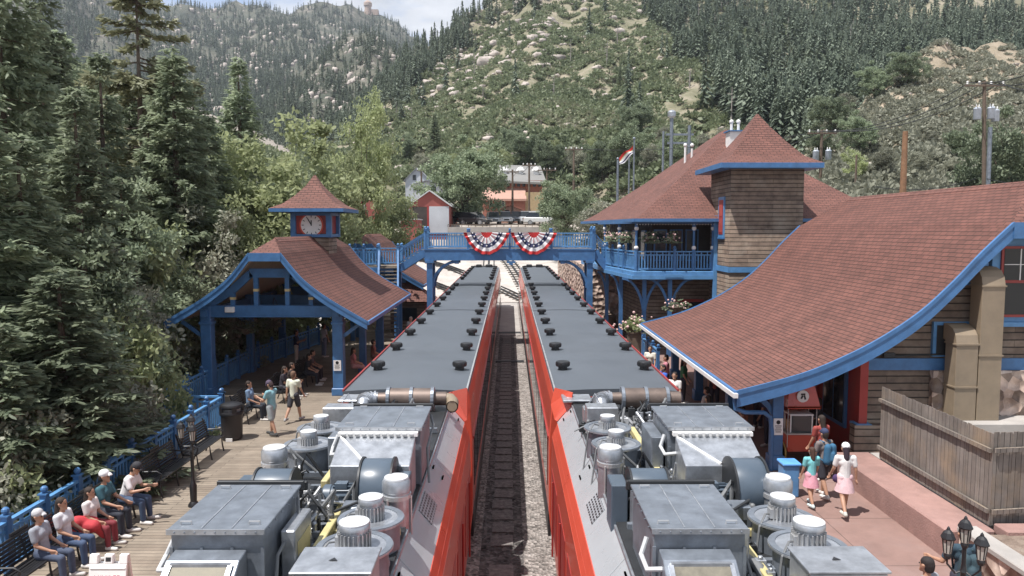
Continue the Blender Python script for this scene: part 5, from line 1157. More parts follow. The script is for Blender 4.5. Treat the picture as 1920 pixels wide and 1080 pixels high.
o = MB(); o.b2((11.9, 19.2, .9), (17, 20.1, 1.95)); o = o.build('concrete_plinth', conc, bevel=.02); tag(o, 'pale concrete plinth under the tan ducts', 'plinth')
# fence, ledge, planting bed
FY = 14.9
def fence(label, a, b, z0, h):
    t = thing('wood_fence', label, 'fence', (a[0], a[1], z0), 'weathered board fence'); a, b = Vector((*a, 0)), Vector((*b, 0)); n = int((b - a).length / .145); r_ = random.Random(int(a.y * 7)); d = (b - a).normalized()
    for k in range(n):
        p = a.lerp(b, (k + .5) / n); hh = h + r_.uniform(-.012, .012); w2 = .0735; mb = MB(); u = d * w2; nn = Vector((-d.y, d.x, 0)) * .012 + Vector((0, 0, 0)); o_ = Vector((-d.y, d.x, 0)) * r_.uniform(-.006, .006)
        base = [p - u, p + u, p + u, p + u * .8, p - u * .8, p - u]; zs = [z0, z0, z0 + hh - .05, z0 + hh, z0 + hh, z0 + hh - .05]
        mb.prism([q_ + o_ + Vector((0, 0, z)) for q_, z in zip(base, zs)], nn); o = mb.build('fence_board', boards, t)
    for z in (z0 + .3, z0 + h - .35): mb = MB(); nn = Vector((-d.y, d.x, 0)) * -.05; mb.bar(a + nn + Vector((0, 0, z)), b + nn + Vector((0, 0, z)), .05, .09); mb.build('fence_rail', boards, t)
fence('long run of weathered board fence behind the pink ledge', (9.75, 19.4), (9.75, FY), 1.0, 1.9); fence('short run of weathered board fence turning right behind the planting bed', (9.75, FY), (13.2, FY + .5), 1.0, 1.92)
o = MB(); o.b2((8.75, 14.65, .3), (9.72, 19.9, 1.0)); o = o.build('retaining_ledge', ledge_m, bevel=.03); tag(o, 'low pink concrete ledge running along the foot of the board fence', 'ledge')
o = MB(); o.b2((8.9, 6, 1.0), (9.3, 14.6, 1.12)); o = o.build('coping', conc, bevel=.02); tag(o, 'grey concrete coping edging the planting bed at lower right', 'coping')
o = MB(); o.b2((8.95, 6, .3), (9.28, 14.58, 1.0)); o = o.build('stone_wall', stonem); tag(o, 'low rubble stone wall under the coping at lower right', 'stone wall')
o = MB(); o.b2((9.75, FY - .55, .9), (16, FY - .12, 1.1)); o = o.build('curb', ledge_m, bevel=.02); tag(o, 'pink curb at the foot of the shorter board fence', 'curb')
m = MB(); m.b2((9.3, 4, .3), (18, FY - .5, 1.02)); m.build('planting_bed', soil, kind='structure')
m = MB(); m.b2((9.8, 15, .2), (20, 20.2, .95)); m.build('service_yard', conc, kind='structure')
# ------------------------------------------------------------------ people
def caps_mesh(caps, vox, name, mat, parent):
    m = MB()
    for (p, r0, q, r1) in caps:
        p, q = Vector(p), Vector(q); d = q - p; L = d.length
        if L < 1e-4: m.ball(p, r0, 12, 8); continue
        prof = [(max(1e-4, r0 * math.sin(a)), -r0 * math.cos(a)) for a in (0, .4, .8, 1.2, PI / 2)] + [(max(1e-4, r1 * math.cos(a)), L + r1 * math.sin(a)) for a in (0, .4, .8, 1.2, PI / 2)]
        b = len(m.v); m.lathe((0, 0, 0), prof, 12); r_ = d.to_track_quat('Z', 'Y').to_matrix()
        for i in range(b, len(m.v)): m.v[i] = tuple(r_ @ Vector(m.v[i]) + p)
    o = m.build('tmp', None); md = o.modifiers.new('r', 'REMESH'); md.mode = 'VOXEL'; md.voxel_size = vox
    sm2 = o.modifiers.new('s', 'SMOOTH'); sm2.factor = .5; sm2.iterations = 2
    dg = bpy.context.evaluated_depsgraph_get(); me = bpy.data.meshes.new_from_object(o.evaluated_get(dg)); bpy.data.objects.remove(o)
    for p in me.polygons: p.use_smooth = True
    me.materials.clear(); me.materials.append(mat); me.name = name
    ob = bpy.data.objects.new(name, me); COL.objects.link(ob); ob.parent = parent; return ob
def cloth(c, n=None):
    nm_ = n or 'cloth_%02x%02x%02x' % tuple(int(x * 255) for x in c); return MATS.get(nm_) or M(nm_, c, .8, var=.18, scale=7)
def person(label, loc, h, pose='stand', shirt=(.6, .6, .6), legs=('trousers', (.05, .06, .09)), hair=(.03, .02, .015), cap=None, long=False, H=1.72, armL=(8, 6, 15, 0), armR=(8, 6, 15, 0), lean=0, step=0, sleeve=.5, shoes=(.6, .58, .55), head=0, extra=None, vox=.013, group=None, tone=1.0):
    t = thing('person', label, 'person', (0, 0, 0), group); s = H / 1.72
    sit = pose == 'sit'; J = {}
    hz = .53 if sit else .91
    C_ = Vector((0, 0, hz)); L = R(lean); u = Vector((0, math.sin(L), math.cos(L)))
    caps = []; pant = []; leg = {}
    for sx in (-1, 1):
        hip = C_ + Vector((sx * .09, 0, 0)); a = R(84 if sit else step * sx); k = R(80 if sit else (abs(step) * (.9 if sx * step < 0 else .15) + 3)); spread = .12 if sit else .02
        kn = hip + .43 * Vector((sx * spread, math.sin(a), -math.cos(a))); an = kn + .41 * Vector((sx * .02, math.sin(a - k), -math.cos(a - k))); toe = an + Vector((sx * .03, .165, -.035))
        leg[sx] = (hip, kn, an, toe); caps += [(hip, .088, kn, .056), (kn, .056, kn.lerp(an, .35), .056), (kn.lerp(an, .35), .056, an, .036), (an + Vector((0, -.03, -.03)), .036, toe, .03)]
    caps += [(C_ + Vector((-.07, 0, .02)), .105, C_ + Vector((.07, 0, .02)), .105), (C_ + .03 * u, .125, C_ + .2 * u, .11), (C_ + .2 * u, .11, C_ + .4 * u, .125)]
    sc_ = C_ + .50 * u; nk = C_ + .57 * u; hd = C_ + .70 * u + Vector((0, .02 + .05 * math.sin(R(head)), -.02 * abs(math.sin(R(head)))))
    hf = Vector((0, math.cos(R(head)), -math.sin(R(head)))); hu = Vector((0, math.sin(R(head)), math.cos(R(head))))
    caps += [(sc_ + Vector((-.13, 0, -.02)), .062, sc_ + Vector((.13, 0, -.02)), .062), (C_ + .38 * u + Vector((-.06, .02, 0)), .105, C_ + .38 * u + Vector((.06, .02, 0)), .105), (sc_, .06, nk + .03 * u, .05),
             (hd - hu * .03 + hf * .015, .072, hd + hu * .045, .083), (hd - hf * .03 + hu * .03, .08, hd + hu * .04, .082), (hd + hf * .07 - hu * .085, .034, hd + hf * .04 - hu * .06, .05), (hd + hf * .085 - hu * .02, .016, hd + hf * .083 + hu * .02, .01)]
    for sx in (-1, 1): caps.append((hd + Vector((sx * .083, 0, 0)) - hu * .02, .016, hd + Vector((sx * .086, -.01, 0)) + hu * .02, .02))
    arms = {}
    for sx, (f, b, e, i) in ((-1, armL), (1, armR)):
        f, b, e = R(f), R(b), R(e); sh = sc_ + Vector((sx * .185, 0, -.01)); d = Vector((sx * math.sin(b), math.sin(f) * math.cos(b), -math.cos(f) * math.cos(b))); el = sh + .28 * d
        d2 = Vector((sx * (math.sin(b) * .6 - i), math.sin(f + e), -math.cos(f + e))).normalized(); wr = el + .245 * d2
        arms[sx] = (sh, el, wr); caps += [(sh, .056, el, .040), (el, .040, wr, .026)]
        sd = d2.cross(Vector((1, 0, 0)) if abs(d2.x) < .8 else Vector((0, 0, 1))).normalized(); pm_ = wr + d2 * .085; caps += [(wr, .026, pm_ - sd * .022, .021), (wr, .026, pm_ + sd * .022, .021)]
        curl = d2.cross(sd) * -sx * .02
        for k, ln in enumerate((.055, .07, .075, .062)):
            q0 = pm_ + sd * (.033 - .022 * k); q1 = q0 + d2 * ln * .55 + curl * .5; caps += [(q0, .0105, q1, .0105), (q1, .0105, q1 + d2 * ln * .4 + curl, .0095)]
        th = wr + d2 * .03 + sd * .03; caps.append((th, .013, th + d2 * .05 + sd * .03 + curl, .011))
    body = caps_mesh(caps, vox, 'body', M('skin_%d' % int(tone * 10), tuple(x * tone for x in (.42, .24, .16)), .5, var=.08, scale=6) if tone != 1 else skin, t)
    for sx in (-1, 1):
        e_ = MB().ball(hd + hf * .083 + Vector((sx * .032, 0, 0)) + hu * .015, .011, 8, 5).build('eye', black); e_.parent = t
    g = .02
    top = [(C_ + .0 * u, .135, C_ + .2 * u, .128), (C_ + .2 * u, .128, C_ + .42 * u, .13), (sc_ + Vector((-.13, 0, -.02)), .075, sc_ + Vector((.13, 0, -.02)), .075), (C_ + .38 * u + Vector((-.06, .02, 0)), .122, C_ + .38 * u + Vector((.06, .02, 0)), .122)]
    for sx in (-1, 1):
        sh, el, wr = arms[sx]
        if sleeve <= 1: top.append((sh, .072, sh.lerp(el, sleeve + .15), .062))
        else: top += [(sh, .07, el, .055), (el, .055, el.lerp(wr, .9), .042)]
    caps_mesh(top, .016, 'shirt', cloth(shirt), t)
    kind, lc = legs; low = [(C_ + Vector((-.07, 0, .02)), .122, C_ + Vector((.07, 0, .02)), .122)]
    if kind == 'skirt':
        fr = .3; m = MB(); m.lathe((0, 0, hz), [(.12, .08), (.14, 0), (.19, -.15), (.225, -.32), (.21, -.31), (.1, 0)], 20); o = m.build('skirt', cloth(lc), smooth=True); o.parent = t
    for sx in (-1, 1):
        hip, kn, an, toe = leg[sx]
        if kind == 'shorts': low.append((hip, .108, hip.lerp(kn, .82), .092))
        elif kind == 'trousers': low += [(hip, .104, kn, .075), (kn, .075, an + (kn - an) * .08, .058)]
        elif kind == 'skirt': low.append((hip, .10, hip.lerp(kn, .3), .09))
    caps_mesh(low, .016, kind if kind != 'skirt' else 'underskirt', cloth(lc), t)
    for sx in (-1, 1):
        hip, kn, an, toe = leg[sx]; caps_mesh([(an + Vector((0, -.035, -.035)), .047, toe + Vector((0, .02, -.005)), .04), (an, .045, an + Vector((0, -.02, -.03)), .046)], .012, 'shoe', cloth(shoes), t)
    hc = [(hd + hu * .05 - hf * .015, .092, hd + hu * .055 - hf * .03, .09), (hd - hf * .045 + hu * .02, .085, hd - hf * .05 - hu * .03, .075)]
    if long: hc += [(hd - hf * .06 - hu * .02, .075, hd - hf * .09 - hu * .2, .065), (hd - hf * .09 - hu * .2, .06, hd - hf * .1 - hu * .34, .035)]
    caps_mesh(hc, .013, 'hair', cloth(hair), t)
    if cap:
        caps_mesh([(hd + hu * .075 - hf * .005, .096, hd + hu * .07 - hf * .02, .098), (hd + hu * .06 + hf * .10, .03, hd + hu * .05 + hf * .14, .022), (hd + hu * .06 + hf * .09 + Vector((-.05, 0, 0)), .022, hd + hu * .05 + hf * .12 + Vector((.05, 0, 0)), .022)], .012, 'cap', cloth(cap), t)
    t.location = (loc[0], loc[1] - .2, loc[2]); t.rotation_euler = (0, 0, h); t.scale = (s, s, s)
    return t
def backpack(label, loc, h, col, z=1.15):
    t = thing('backpack', label, 'backpack', (0, 0, 0)); o = caps_mesh([((-.09, -.2, z - .18), .10, (-.07, -.2, z + .16), .09), ((.09, -.2, z - .18), .10, (.07, -.2, z + .16), .09), ((0, -.29, z - .12), .09, (0, -.28, z), .07)], .016, 'pack', cloth(col), t)
    for sx in (-1, 1): m = MB(); m.path([(sx * .09, -.1, z + .26), (sx * .1, .05, z + .28), (sx * .11, .15, z + .1), (sx * .14, .02, z - .15), (sx * .12, -.15, z - .2)], .018, 6); k = m.build('strap', cloth(col)); k.parent = t
    t.location = (loc[0], loc[1] - .2, loc[2]); t.rotation_euler = (0, 0, h); return t
E = -PI / 2   # facing the trains from the left platform
LAP = (14, 6, 50, .28)
person('person in a grey cap and grey shirt seated furthest left on the platform benches', (-8.78, 14.05, PZ), E, 'sit', (.3, .32, .36), ('trousers', (.06, .08, .13)), cap=(.45, .45, .46), armL=LAP, armR=LAP, lean=-6)
person('person with dark hair in a white shirt and blue jeans seated beside the grey cap', (-8.75, 14.7, PZ), E, 'sit', (.6, .61, .64), ('trousers', (.05, .08, .15)), long=True, armL=LAP, armR=LAP, lean=-4)
person('person with curly dark hair in a white top seated with a red jacket beside them', (-8.7, 15.5, PZ), E, 'sit', (.68, .64, .62), ('trousers', (.2, .03, .04)), long=True, armL=LAP, armR=LAP, lean=0, H=1.62)
person('person in a white cap and dark teal shirt seated in the middle of the bench', (-8.78, 16.12, PZ), E, 'sit', (.04, .12, .15), ('trousers', (.03, .035, .05)), cap=(.7, .7, .7), armL=(26, 5, 40, .2), armR=(22, 5, 48, .2), lean=4, H=1.8)
person('person in a white t-shirt and black cap bent forward on the bench', (-8.68, 16.85, PZ), E, 'sit', (.7, .68, .68), ('trousers', (.05, .08, .14)), cap=(.03, .03, .035), armL=(20, 12, 75, .35), armR=(24, 12, 75, .35), lean=18, head=30, H=1.78)
t = thing('jacket', 'red jacket bundled on the bench beside the curly haired person', 'jacket', (-8.75, 15.1, PZ)); o = caps_mesh([((-8.9, 15.08, .95), .15, (-8.5, 15.05, .95), .13), ((-8.8, 15.0, 1.05), .14, (-8.6, 15.2, .98), .12), ((-8.5, 15.1, .95), .11, (-8.38, 15.2, .7), .07)], .02, 'jacket_body', cloth((.45, .04, .05)), None); o.parent = t; o.matrix_parent_inverse = root_of(t).inverted()
person('person in a teal t-shirt and shorts standing by the trash can looking down', (-7.62, 23.9, PZ), 1.2, 'stand', (.22, .42, .47), ('shorts', (.30, .33, .34)), hair=(.05, .03, .03), cap=(.08, .06, .1), armL=(25, 5, 80, .2), armR=(25, 5, 80, .2), head=35, step=10, shoes=(.05, .05, .05), H=1.76)
person('person in a patterned white shirt walking away behind the teal t-shirt', (-7.4, 25.6, PZ), -.25, 'stand', (.62, .63, .52), ('shorts', (.04, .04, .05)), hair=(.14, .08, .05), armL=(-12, 6, 10, 0), armR=(18, 6, 15, 0), step=18, shoes=(.3, .3, .3), H=1.74)
person('person in a blue grey shirt seated on a bench just past the trash can', (-9.0, 25.9, PZ), E, 'sit', (.16, .24, .36), ('trousers', (.02, .025, .035)), armL=LAP, armR=LAP, lean=-4)
GS = 'people seated in the shade under the clock pavilion'
for x, y, c, lb, lg in [(-8.75, 28.7, (.035, .03, .04), 'nearest dark clothed person seated in the pavilion shade', True), (-8.7, 29.5, (.05, .035, .03), 'person in dark brown slumped second along the shaded pavilion bench', False), (-8.6, 31.6, (.02, .02, .025), 'person in black seated by the last shaded pavilion bench', True), (-8.7, 32.6, (.12, .10, .10), 'grey clothed person furthest along the shaded pavilion benches', False)]:
    person(lb, (x, y, PZ), E + .1, 'sit', c, ('trousers', (.03, .03, .04)), long=lg, armL=LAP, armR=LAP, lean=8, group=GS, vox=.016)
person('person in a navy shirt and pale trousers at the far side of the clock pavilion', (-10.35, 36.2, PZ), -1.4, 'stand', (.025, .035, .08), ('trousers', (.5, .46, .4)), armL=(20, 5, 90, .2), armR=(20, 5, 90, .2), vox=.016)
person('person in a pink top seated behind the right front post of the clock pavilion', (-6.95, 33.2, PZ), E + .3, 'sit', (.5, .2, .2), ('trousers', (.5, .28, .28)), long=True, armL=LAP, armR=LAP, vox=.016)
person('person in a rust coloured top seated further right in the clock pavilion', (-6.5, 35.6, PZ), E + .3, 'sit', (.32, .12, .09), ('trousers', (.2, .12, .1)), armL=LAP, armR=LAP, vox=.016)
person('person in a long white shirt standing beyond the clock pavilion near the stairs', (-5.5, 41.6, PZ), 2.6, 'stand', (.66, .62, .58), ('shorts', (.5, .35, .3)), hair=(.4, .35, .3), vox=.016)
person('person in white beside the railing under the footbridge end of the left platform', (-9.6, 38.6, PZ), -.8, 'stand', (.6, .62, .66), ('trousers', (.2, .25, .35)), vox=.016)
# right platform
person('child with long hair in a teal top and pink skirt walking on the pink platform', (7.2, 17.75, PZ), .15, 'stand', (.18, .52, .55), ('skirt', (.62, .3, .36)), long=True, H=1.42, step=14, shoes=(.5, .6, .6), hair=(.06, .03, .02))
person('person in a dark cap and dark vest over a white t-shirt walking between two others', (7.75, 18.35, PZ), .35, 'stand', (.20, .17, .16), ('shorts', (.03, .03, .04)), cap=(.03, .04, .09), step=12, H=1.68, armL=(12, 8, 20, 0))
person('person in a white cap, white shirt and pale pink skirt walking on the platform', (7.75, 17.2, PZ), -.1, 'stand', (.68, .67, .66), ('skirt', (.66, .46, .48)), long=True, cap=(.72, .72, .72), step=20, H=1.66, armL=(10, 12, 25, 0), armR=(-8, 10, 15, 0), shoes=(.5, .5, .45), hair=(.03, .02, .03))
backpack('blue backpack worn by the person in the dark cap', (7.75, 18.35, PZ), .35, (.03, .11, .2))
t = thing('sling_bag', 'dark purple sling bag across the back of the person in the white shirt', 'bag', (7.75, 17.1, PZ)); m = MB(); m.path([(7.62, 17.03, 1.75), (7.72, 16.98, 1.55), (7.85, 17.02, 1.3), (7.93, 17.12, 1.2)], .022, 6); m.build('strap', cloth((.06, .03, .1)), t); m = MB(); m.ball((7.58, 17.05, 1.25), .1, 10, 6, (1, .6, 1)); m.build('pouch', cloth((.06, .03, .1)), t, smooth=True)
person('person in dark clothes serving beside the red popcorn cart', (8.95, 21.6, PZ), 1.2, 'stand', (.03, .03, .035), ('trousers', (.03, .03, .03)), armL=(30, 5, 60, .2), armR=(30, 5, 60, .2), tone=.7)
GP = 'people waiting in the shade of the station porch'
for i, (x, y, c, lb, ps) in enumerate([(6.3, 23.6, (.10, .14, .12), 'seated person in dark green nearest the porch post', 'sit'), (5.55, 26.9, (.04, .12, .5), 'person in a bright blue shirt at the platform edge under the eave', 'stand'), (5.65, 25.5, (.65, .63, .62), 'person in a white shirt at the platform edge under the eave', 'stand'), (8.3, 24.8, (.05, .05, .08), 'person in navy standing deep in the porch shade', 'stand'), (7.5, 27.2, (.35, .1, .08), 'person in a rust shirt standing deep in the porch shade', 'stand'), (6.9, 22.1, (.4, .16, .1), 'person in an orange top seated behind the porch post', 'sit'), (8.2, 19.6, (.3, .06, .05), 'person in a dark red top queueing at the popcorn cart', 'stand'), (6.6, 24.9, (.45, .42, .4), 'seated person in pale grey further back along the shaded porch', 'sit'), (7.9, 22.6, (.04, .06, .16), 'person in dark blue standing between the cart and the porch wall', 'stand'), (6.1, 29.0, (.5, .2, .25), 'person in a pink top far back under the porch eave', 'stand'), (6.6, 28.2, (.06, .2, .1), 'person in a green top far back under the porch eave', 'stand'), (5.9, 31.2, (.6, .58, .5), 'person in cream at the far end of the porch eave', 'stand')]):
    person(lb, (x, y, PZ), (0.4, 1.9, 2.6, -1, 2.9, .6, .3, .9, 2.2, 1.4, -2, 2.7)[i], ps, c, ('trousers', (.04, .04, .06)), armL=LAP if ps == 'sit' else (10, 6, 20, 0), armR=LAP if ps == 'sit' else (10, 6, 20, 0), group=GP, vox=.016, long=i % 2 == 0)
person('dark haired person whose head shows at the bottom edge of the photo', (6.22, 11.15, PZ), .5, 'stand', (.3, .3, .32), hair=(.02, .015, .015))
person('person in a dark teal shirt seen from behind at the lower right corner', (7.42, 12.2, PZ), -.1, 'stand', (.03, .06, .085), ('trousers', (.04, .04, .06)), hair=(.03, .02, .02), armL=(10, 25, 70, 0), H=1.74)
backpack('dark teal backpack on the person at the lower right corner', (7.42, 12.2, PZ), -.1, (.03, .06, .075))

# ------------------------------------------------------------------ benches, lamps, bins, signs, cart
def bench():
    t = thing('bench', 'empty black slatted bench nearest the occupied bench', 'bench', (0, 0, 0), 'black benches on the left platform')
    m = MB()
    for k in range(6): m.box((0, .02 + .075 * k, .43 + .008 * abs(k - 2)), (1.85, .055, .03))
    m.build('seat', black, t); m = MB()
    for k in range(7): m.box((0, -.03 - .02 * k, .52 + .068 * k), (1.85, .025, .05))
    m.box((0, -.18, .97), (.5, .03, .09)); m.build('backrest', black, t)
    for x in (-.88, 0, .88):
        m = MB(); m.path([(x, .42, 0), (x, .38, .2), (x, .36, .40), (x, -.02, .40), (x, -.04, .2), (x, -.12, 0)], .022, 7); m.path([(x, -.02, .4), (x, -.2, 1.0)], .022, 7)
        if x: m.path([(x, .34, .4), (x, .40, .6), (x, .3, .67), (x, -.1, .66)], .022, 7)
        m.build('leg', black, t, smooth=True)
    return t
b0 = bench(); b0.location = (-8.95, 19.0, PZ); b0.rotation_euler = (0, 0, E)
for x, y, lb in [(-8.95, 21.35, 'empty black slatted bench nearest the trash can'), (-9.0, 16.2, 'black slatted bench holding three seated people'), (-9.0, 14.0, 'black slatted bench at the very left holding two seated people'), (-9.25, 26.1, 'bench just past the trash can with one seated person'), (-8.95, 29.1, 'nearer bench in the shade of the clock pavilion'), (-8.9, 32.1, 'farther bench in the shade of the clock pavilion')]: dup(b0, (x, y - .2, PZ), E, label=lb)
def lamp(loc, label, hh=1.8):
    loc = (loc[0], loc[1] - .2, loc[2]); t = thing('street_lamp', label, 'lamp', loc); x, y, z = loc
    m = MB(); m.lathe(loc, [(.13, 0), (.13, .05), (.075, .12), (.085, .5), (.05, .6), (.04, .65), (.038, hh - .45), (.06, hh - .42), (.04, hh - .38), (.03, hh - .3), (.03, hh + .1)], 12); m.build('lamp_post', black, t, smooth=True)
    for a, dz in ((0, .16), (2.1, 0), (4.2, 0)):
        if dz: c = Vector((x, y, z + hh + .05))
        else:
            c = Vector((x + .25 * math.cos(a + 1.0), y + .25 * math.sin(a + 1.0), z + hh - .12)); m = MB(); m.path([(x, y, z + hh - .4), ((x + c.x) / 2, (y + c.y) / 2, z + hh - .45), (c.x, c.y, z + hh - .3), (c.x, c.y, c.z - .05)], .016, 6); m.build('lamp_arm', black, t)
        m = MB(); m.lathe(c, [(.045, -.05), (.055, 0), (.08, .22)], 8); ln = m.build('lantern', frost, t); m = MB(); m.lathe(c, [(.04, -.1), (.06, -.05), (.05, 0)], 8)
        for k in range(8): q_ = 2 * PI * k / 8; m.bar(c + Vector((.055 * math.cos(q_), .055 * math.sin(q_), 0)), c + Vector((.082 * math.cos(q_), .082 * math.sin(q_), .22)), .012, .012)
        m.lathe(c, [(.1, .21), (.108, .23), (.07, .31), (.03, .35), (.022, .38), (0, .41)], 8); m.build('lantern_cage', black, ln)
    return t
lamp((-7.55, 17.8, PZ), 'black three headed lamp post standing before the empty bench on the left platform'); lamp((6.95, 11.45, PZ), 'black three headed lamp post at the lower right corner')
t = thing('trash_can', 'tall black trash can with an open domed lid on the left platform', 'trash can', (-8.75, 23.3, PZ)); c = (-8.75, 23.3, PZ)
m = MB(); m.lathe(c, [(.27, 0), (.31, .04), (.33, .8), (.34, .82)], 20); m.build('can_body', M('dark_brown_bin', (.03, .026, .026), .5), t, smooth=True)
m = MB(); m.lathe(c, [(.36, .8), (.37, .86), (.35, .9)], 20); m.lathe(c, [(.35, 1.06), (.33, 1.12), (.2, 1.17), (0, 1.18)], 20)
for k in range(4): m.box((c[0] + .33 * math.cos(k * PI / 2 + .6), c[1] + .33 * math.sin(k * PI / 2 + .6), PZ + .98), (.05, .14, .2), k * PI / 2 + .6)
m.build('can_lid', black, t, smooth=True); m = MB(); m.lathe(c, [(.28, .86), (.28, 1.0), (0, 1.0)], 16); m.build('liner', rubber, t); m = MB(); m.box((-8.72, 22.95, PZ + .06), (.2, .03, .1)); m.build('base_plate', white, t)
t = thing('blue_bin', 'bright blue square bin beside the right train near the popcorn cart', 'bin', (6.95, 18.3, PZ)); m = MB(); m.box((6.95, 18.3, PZ + .4), (.4, .4, .8)); m.build('bin_body', bluel, t, bevel=.03); m = MB(); m.box((6.95, 18.3, PZ + .83), (.46, .46, .07)); m.build('bin_lid', M('sky_blue', (.12, .35, .75), .4), t, bevel=.02)
def aframe(loc, h, w_, hh, label, marks):
    t = thing('sandwich_board', label, 'sign', (0, 0, 0))
    for s in (1, -1):
        m = MB(); m.box((0, -s * .17, hh * .48), (w_, .03, hh), Matrix.Rotation(-s * .25, 3, 'X')); f = m.build('sign_panel', white, t, bevel=.01)
        if s > 0:
            for k, (zz, ww, hgt, col) in enumerate(marks):
                m = MB(); r_ = Matrix.Rotation(-.25, 3, 'X')
                n_ = max(3, int(ww / (hgt * .8)))
                for i in range(n_): m.box(Vector((0, -.17, hh * .48)) + r_ @ Vector(((i - (n_ - 1) / 2) * ww / n_, -.017, zz)), (ww / n_ * .6, .003, hgt), r_)
                m.build('lettering', col, f)
    m = MB(); m.box((0, 0, hh * .95), (w_ * .3, .1, .05)); m.build('hinge', darkm, t); t.location = loc; t.rotation_euler = (0, 0, h); return t
t = thing('barricade', 'white plastic folding barricade with a red word at the lower left of the platform', 'barricade', (-7.0, 12.9, PZ))
for s in (-1, 1):
    r_ = Matrix.Rotation(-s * .2, 3, 'X') if False else Matrix.Rotation(s * .2, 3, 'X'); m = MB(); o_ = Vector((-7.0, 12.9 + s * .2, PZ)); r_ = Matrix.Rotation(s * .2, 3, 'X')
    m.box(o_ + r_ @ Vector((0, 0, .40)), (.66, .05, .78), r_)
    for x in (-.26, 0, .26): m.box(o_ + r_ @ Vector((x, 0, .87)), (.15, .05, .16), r_)
    m.box(o_ + r_ @ Vector((0, -.03, .72)), (.62, .02, .03), r_); pn = m.build('panel', white, t, bevel=.015)
    if s < 0:
        m = MB(); m.box(o_ + r_ @ Vector((0, -.028, .87)), (.09, .004, .07), r_); m.build('label', darkm, pn)
        m = MB(); rg_ = random.Random(2)
        for k in range(7):
            x = -.22 + k * .066; m.box(o_ + r_ @ Vector((x, -.027, .58)), (.01, .004, .04), r_); m.box(o_ + r_ @ Vector((x + .02, -.027, .58 + rg_.choice((-.016, 0, .016)))), (.03, .004, .009), r_)
            if k % 2: m.box(o_ + r_ @ Vector((x + .036, -.027, .582)), (.009, .004, .03), r_)
        m.build('lettering', rcl, pn)
aframe((5.35, 37.0, PZ), .35, .55, 1.05, 'white sandwich board on the pink platform near the balcony', [(.2, .35, .06, black), (.05, .35, .05, black)])
t = thing('popcorn_cart', 'red popcorn cart with a scalloped canopy and glass case under the station porch', 'cart', (8.2, 20.9, PZ)); cx, cy = 8.2, 20.95
m = MB(); m.box((cx, cy, PZ + .62), (.8, .6, .5)); m.build('cart_body', red, t, bevel=.02); m = MB(); m.box((cx, cy, PZ + .89), (.9, .7, .04)); m.build('counter', silver, t)
m = MB()
for sx in (-1, 1):
    for sy in (-1, 1): m.box((cx + sx * .3, cy + sy * .22, PZ + 1.15), (.035, .035, .5))
m.box((cx, cy, PZ + 1.41), (.66, .5, .04)); gc = m.build('case_frame', white, t); m = MB(); m.box((cx, cy, PZ + 1.05), (.56, .4, .28)); m.build('popcorn', M('popcorn', (.6, .5, .3), .9, var=.4, scale=20), gc); m = MB(); m.box((cx, cy - .235, PZ + 1.15), (.56, .008, .46)); m.build('case_glass', gl2, gc)
for sx in (-1, 1): m = MB(); m.tube((cx + sx * .4, cy - .28, PZ + .5), (cx + sx * .4, cy - .28, PZ + 1.7), .012, n=6); m.tube((cx + sx * .4, cy + .28, PZ + .5), (cx + sx * .4, cy + .28, PZ + 1.7), .012, n=6); m.build('canopy_pole', silver, t)
m = MB(); a = [(cx - .46, cy - .38, 2.05), (cx + .46, cy - .38, 2.05), (cx + .46, cy + .38, 2.05), (cx - .46, cy + .38, 2.05)]; b = [(cx - .36, cy - .2, 2.62), (cx + .36, cy - .2, 2.62), (cx + .36, cy + .2, 2.62), (cx - .36, cy + .2, 2.62)]
m.add(a + b, [(0, 1, 5, 4), (1, 2, 6, 5), (2, 3, 7, 6), (3, 0, 4, 7), (4, 5, 6, 7)]); n_ = 12
for k in range(n_): x = cx - .46 + .92 * (k + .5) / n_; m.lathe((x, cy - .385, 2.05), [(0, -.008), (.04, -.008), (.04, .008), (0, .008)], 10, 'Y')
m.box((cx, cy - .385, 2.07), (.92, .016, .05)); cnp = m.build('canopy', red, t)
m = MB(); r_ = Matrix.Rotation(.30, 3, 'X'); m.lathe((cx - .02, cy - .305, 2.36), [(0, -.03), (.17, -.03), (.17, 0)], 20, 'Y'); em = m.build('emblem', white, cnp); m = MB(); m.box((cx - .02, cy - .337, 2.42), (.12, .004, .05)); m.box((cx - .05, cy - .337, 2.34), (.05, .004, .1), Matrix.Rotation(.4, 3, 'Y')); m.box((cx + .03, cy - .337, 2.33), (.05, .004, .12), Matrix.Rotation(-.3, 3, 'Y')); m.build('emblem_mark', black, em)
for sx in (-1, 1):
    m = MB(); m.lathe((cx + sx * .44, cy, PZ + .3), [(.27, -.02), (.3, -.02), (.3, .02), (.27, .02), (.27, -.02)], 20, 'X'); m.lathe((cx + sx * .44, cy, PZ + .3), [(0, -.04), (.04, -.04), (.04, .04), (0, .04)], 10, 'X')
    for k in range(6): m.bar((cx + sx * .44, cy, PZ + .3), (cx + sx * .44, cy + .28 * math.cos(k * PI / 3), PZ + .3 + .28 * math.sin(k * PI / 3)), .02, .02, (1, 0, 0))
    m.build('wheel', M('gold_wheel', (.45, .3, .08), .4), t)
railing('short blue balustrade on the pink platform in front of the depot arches', [(6.9, 34.3, PZ), (6.9, 40.6, PZ)], step=1.2)

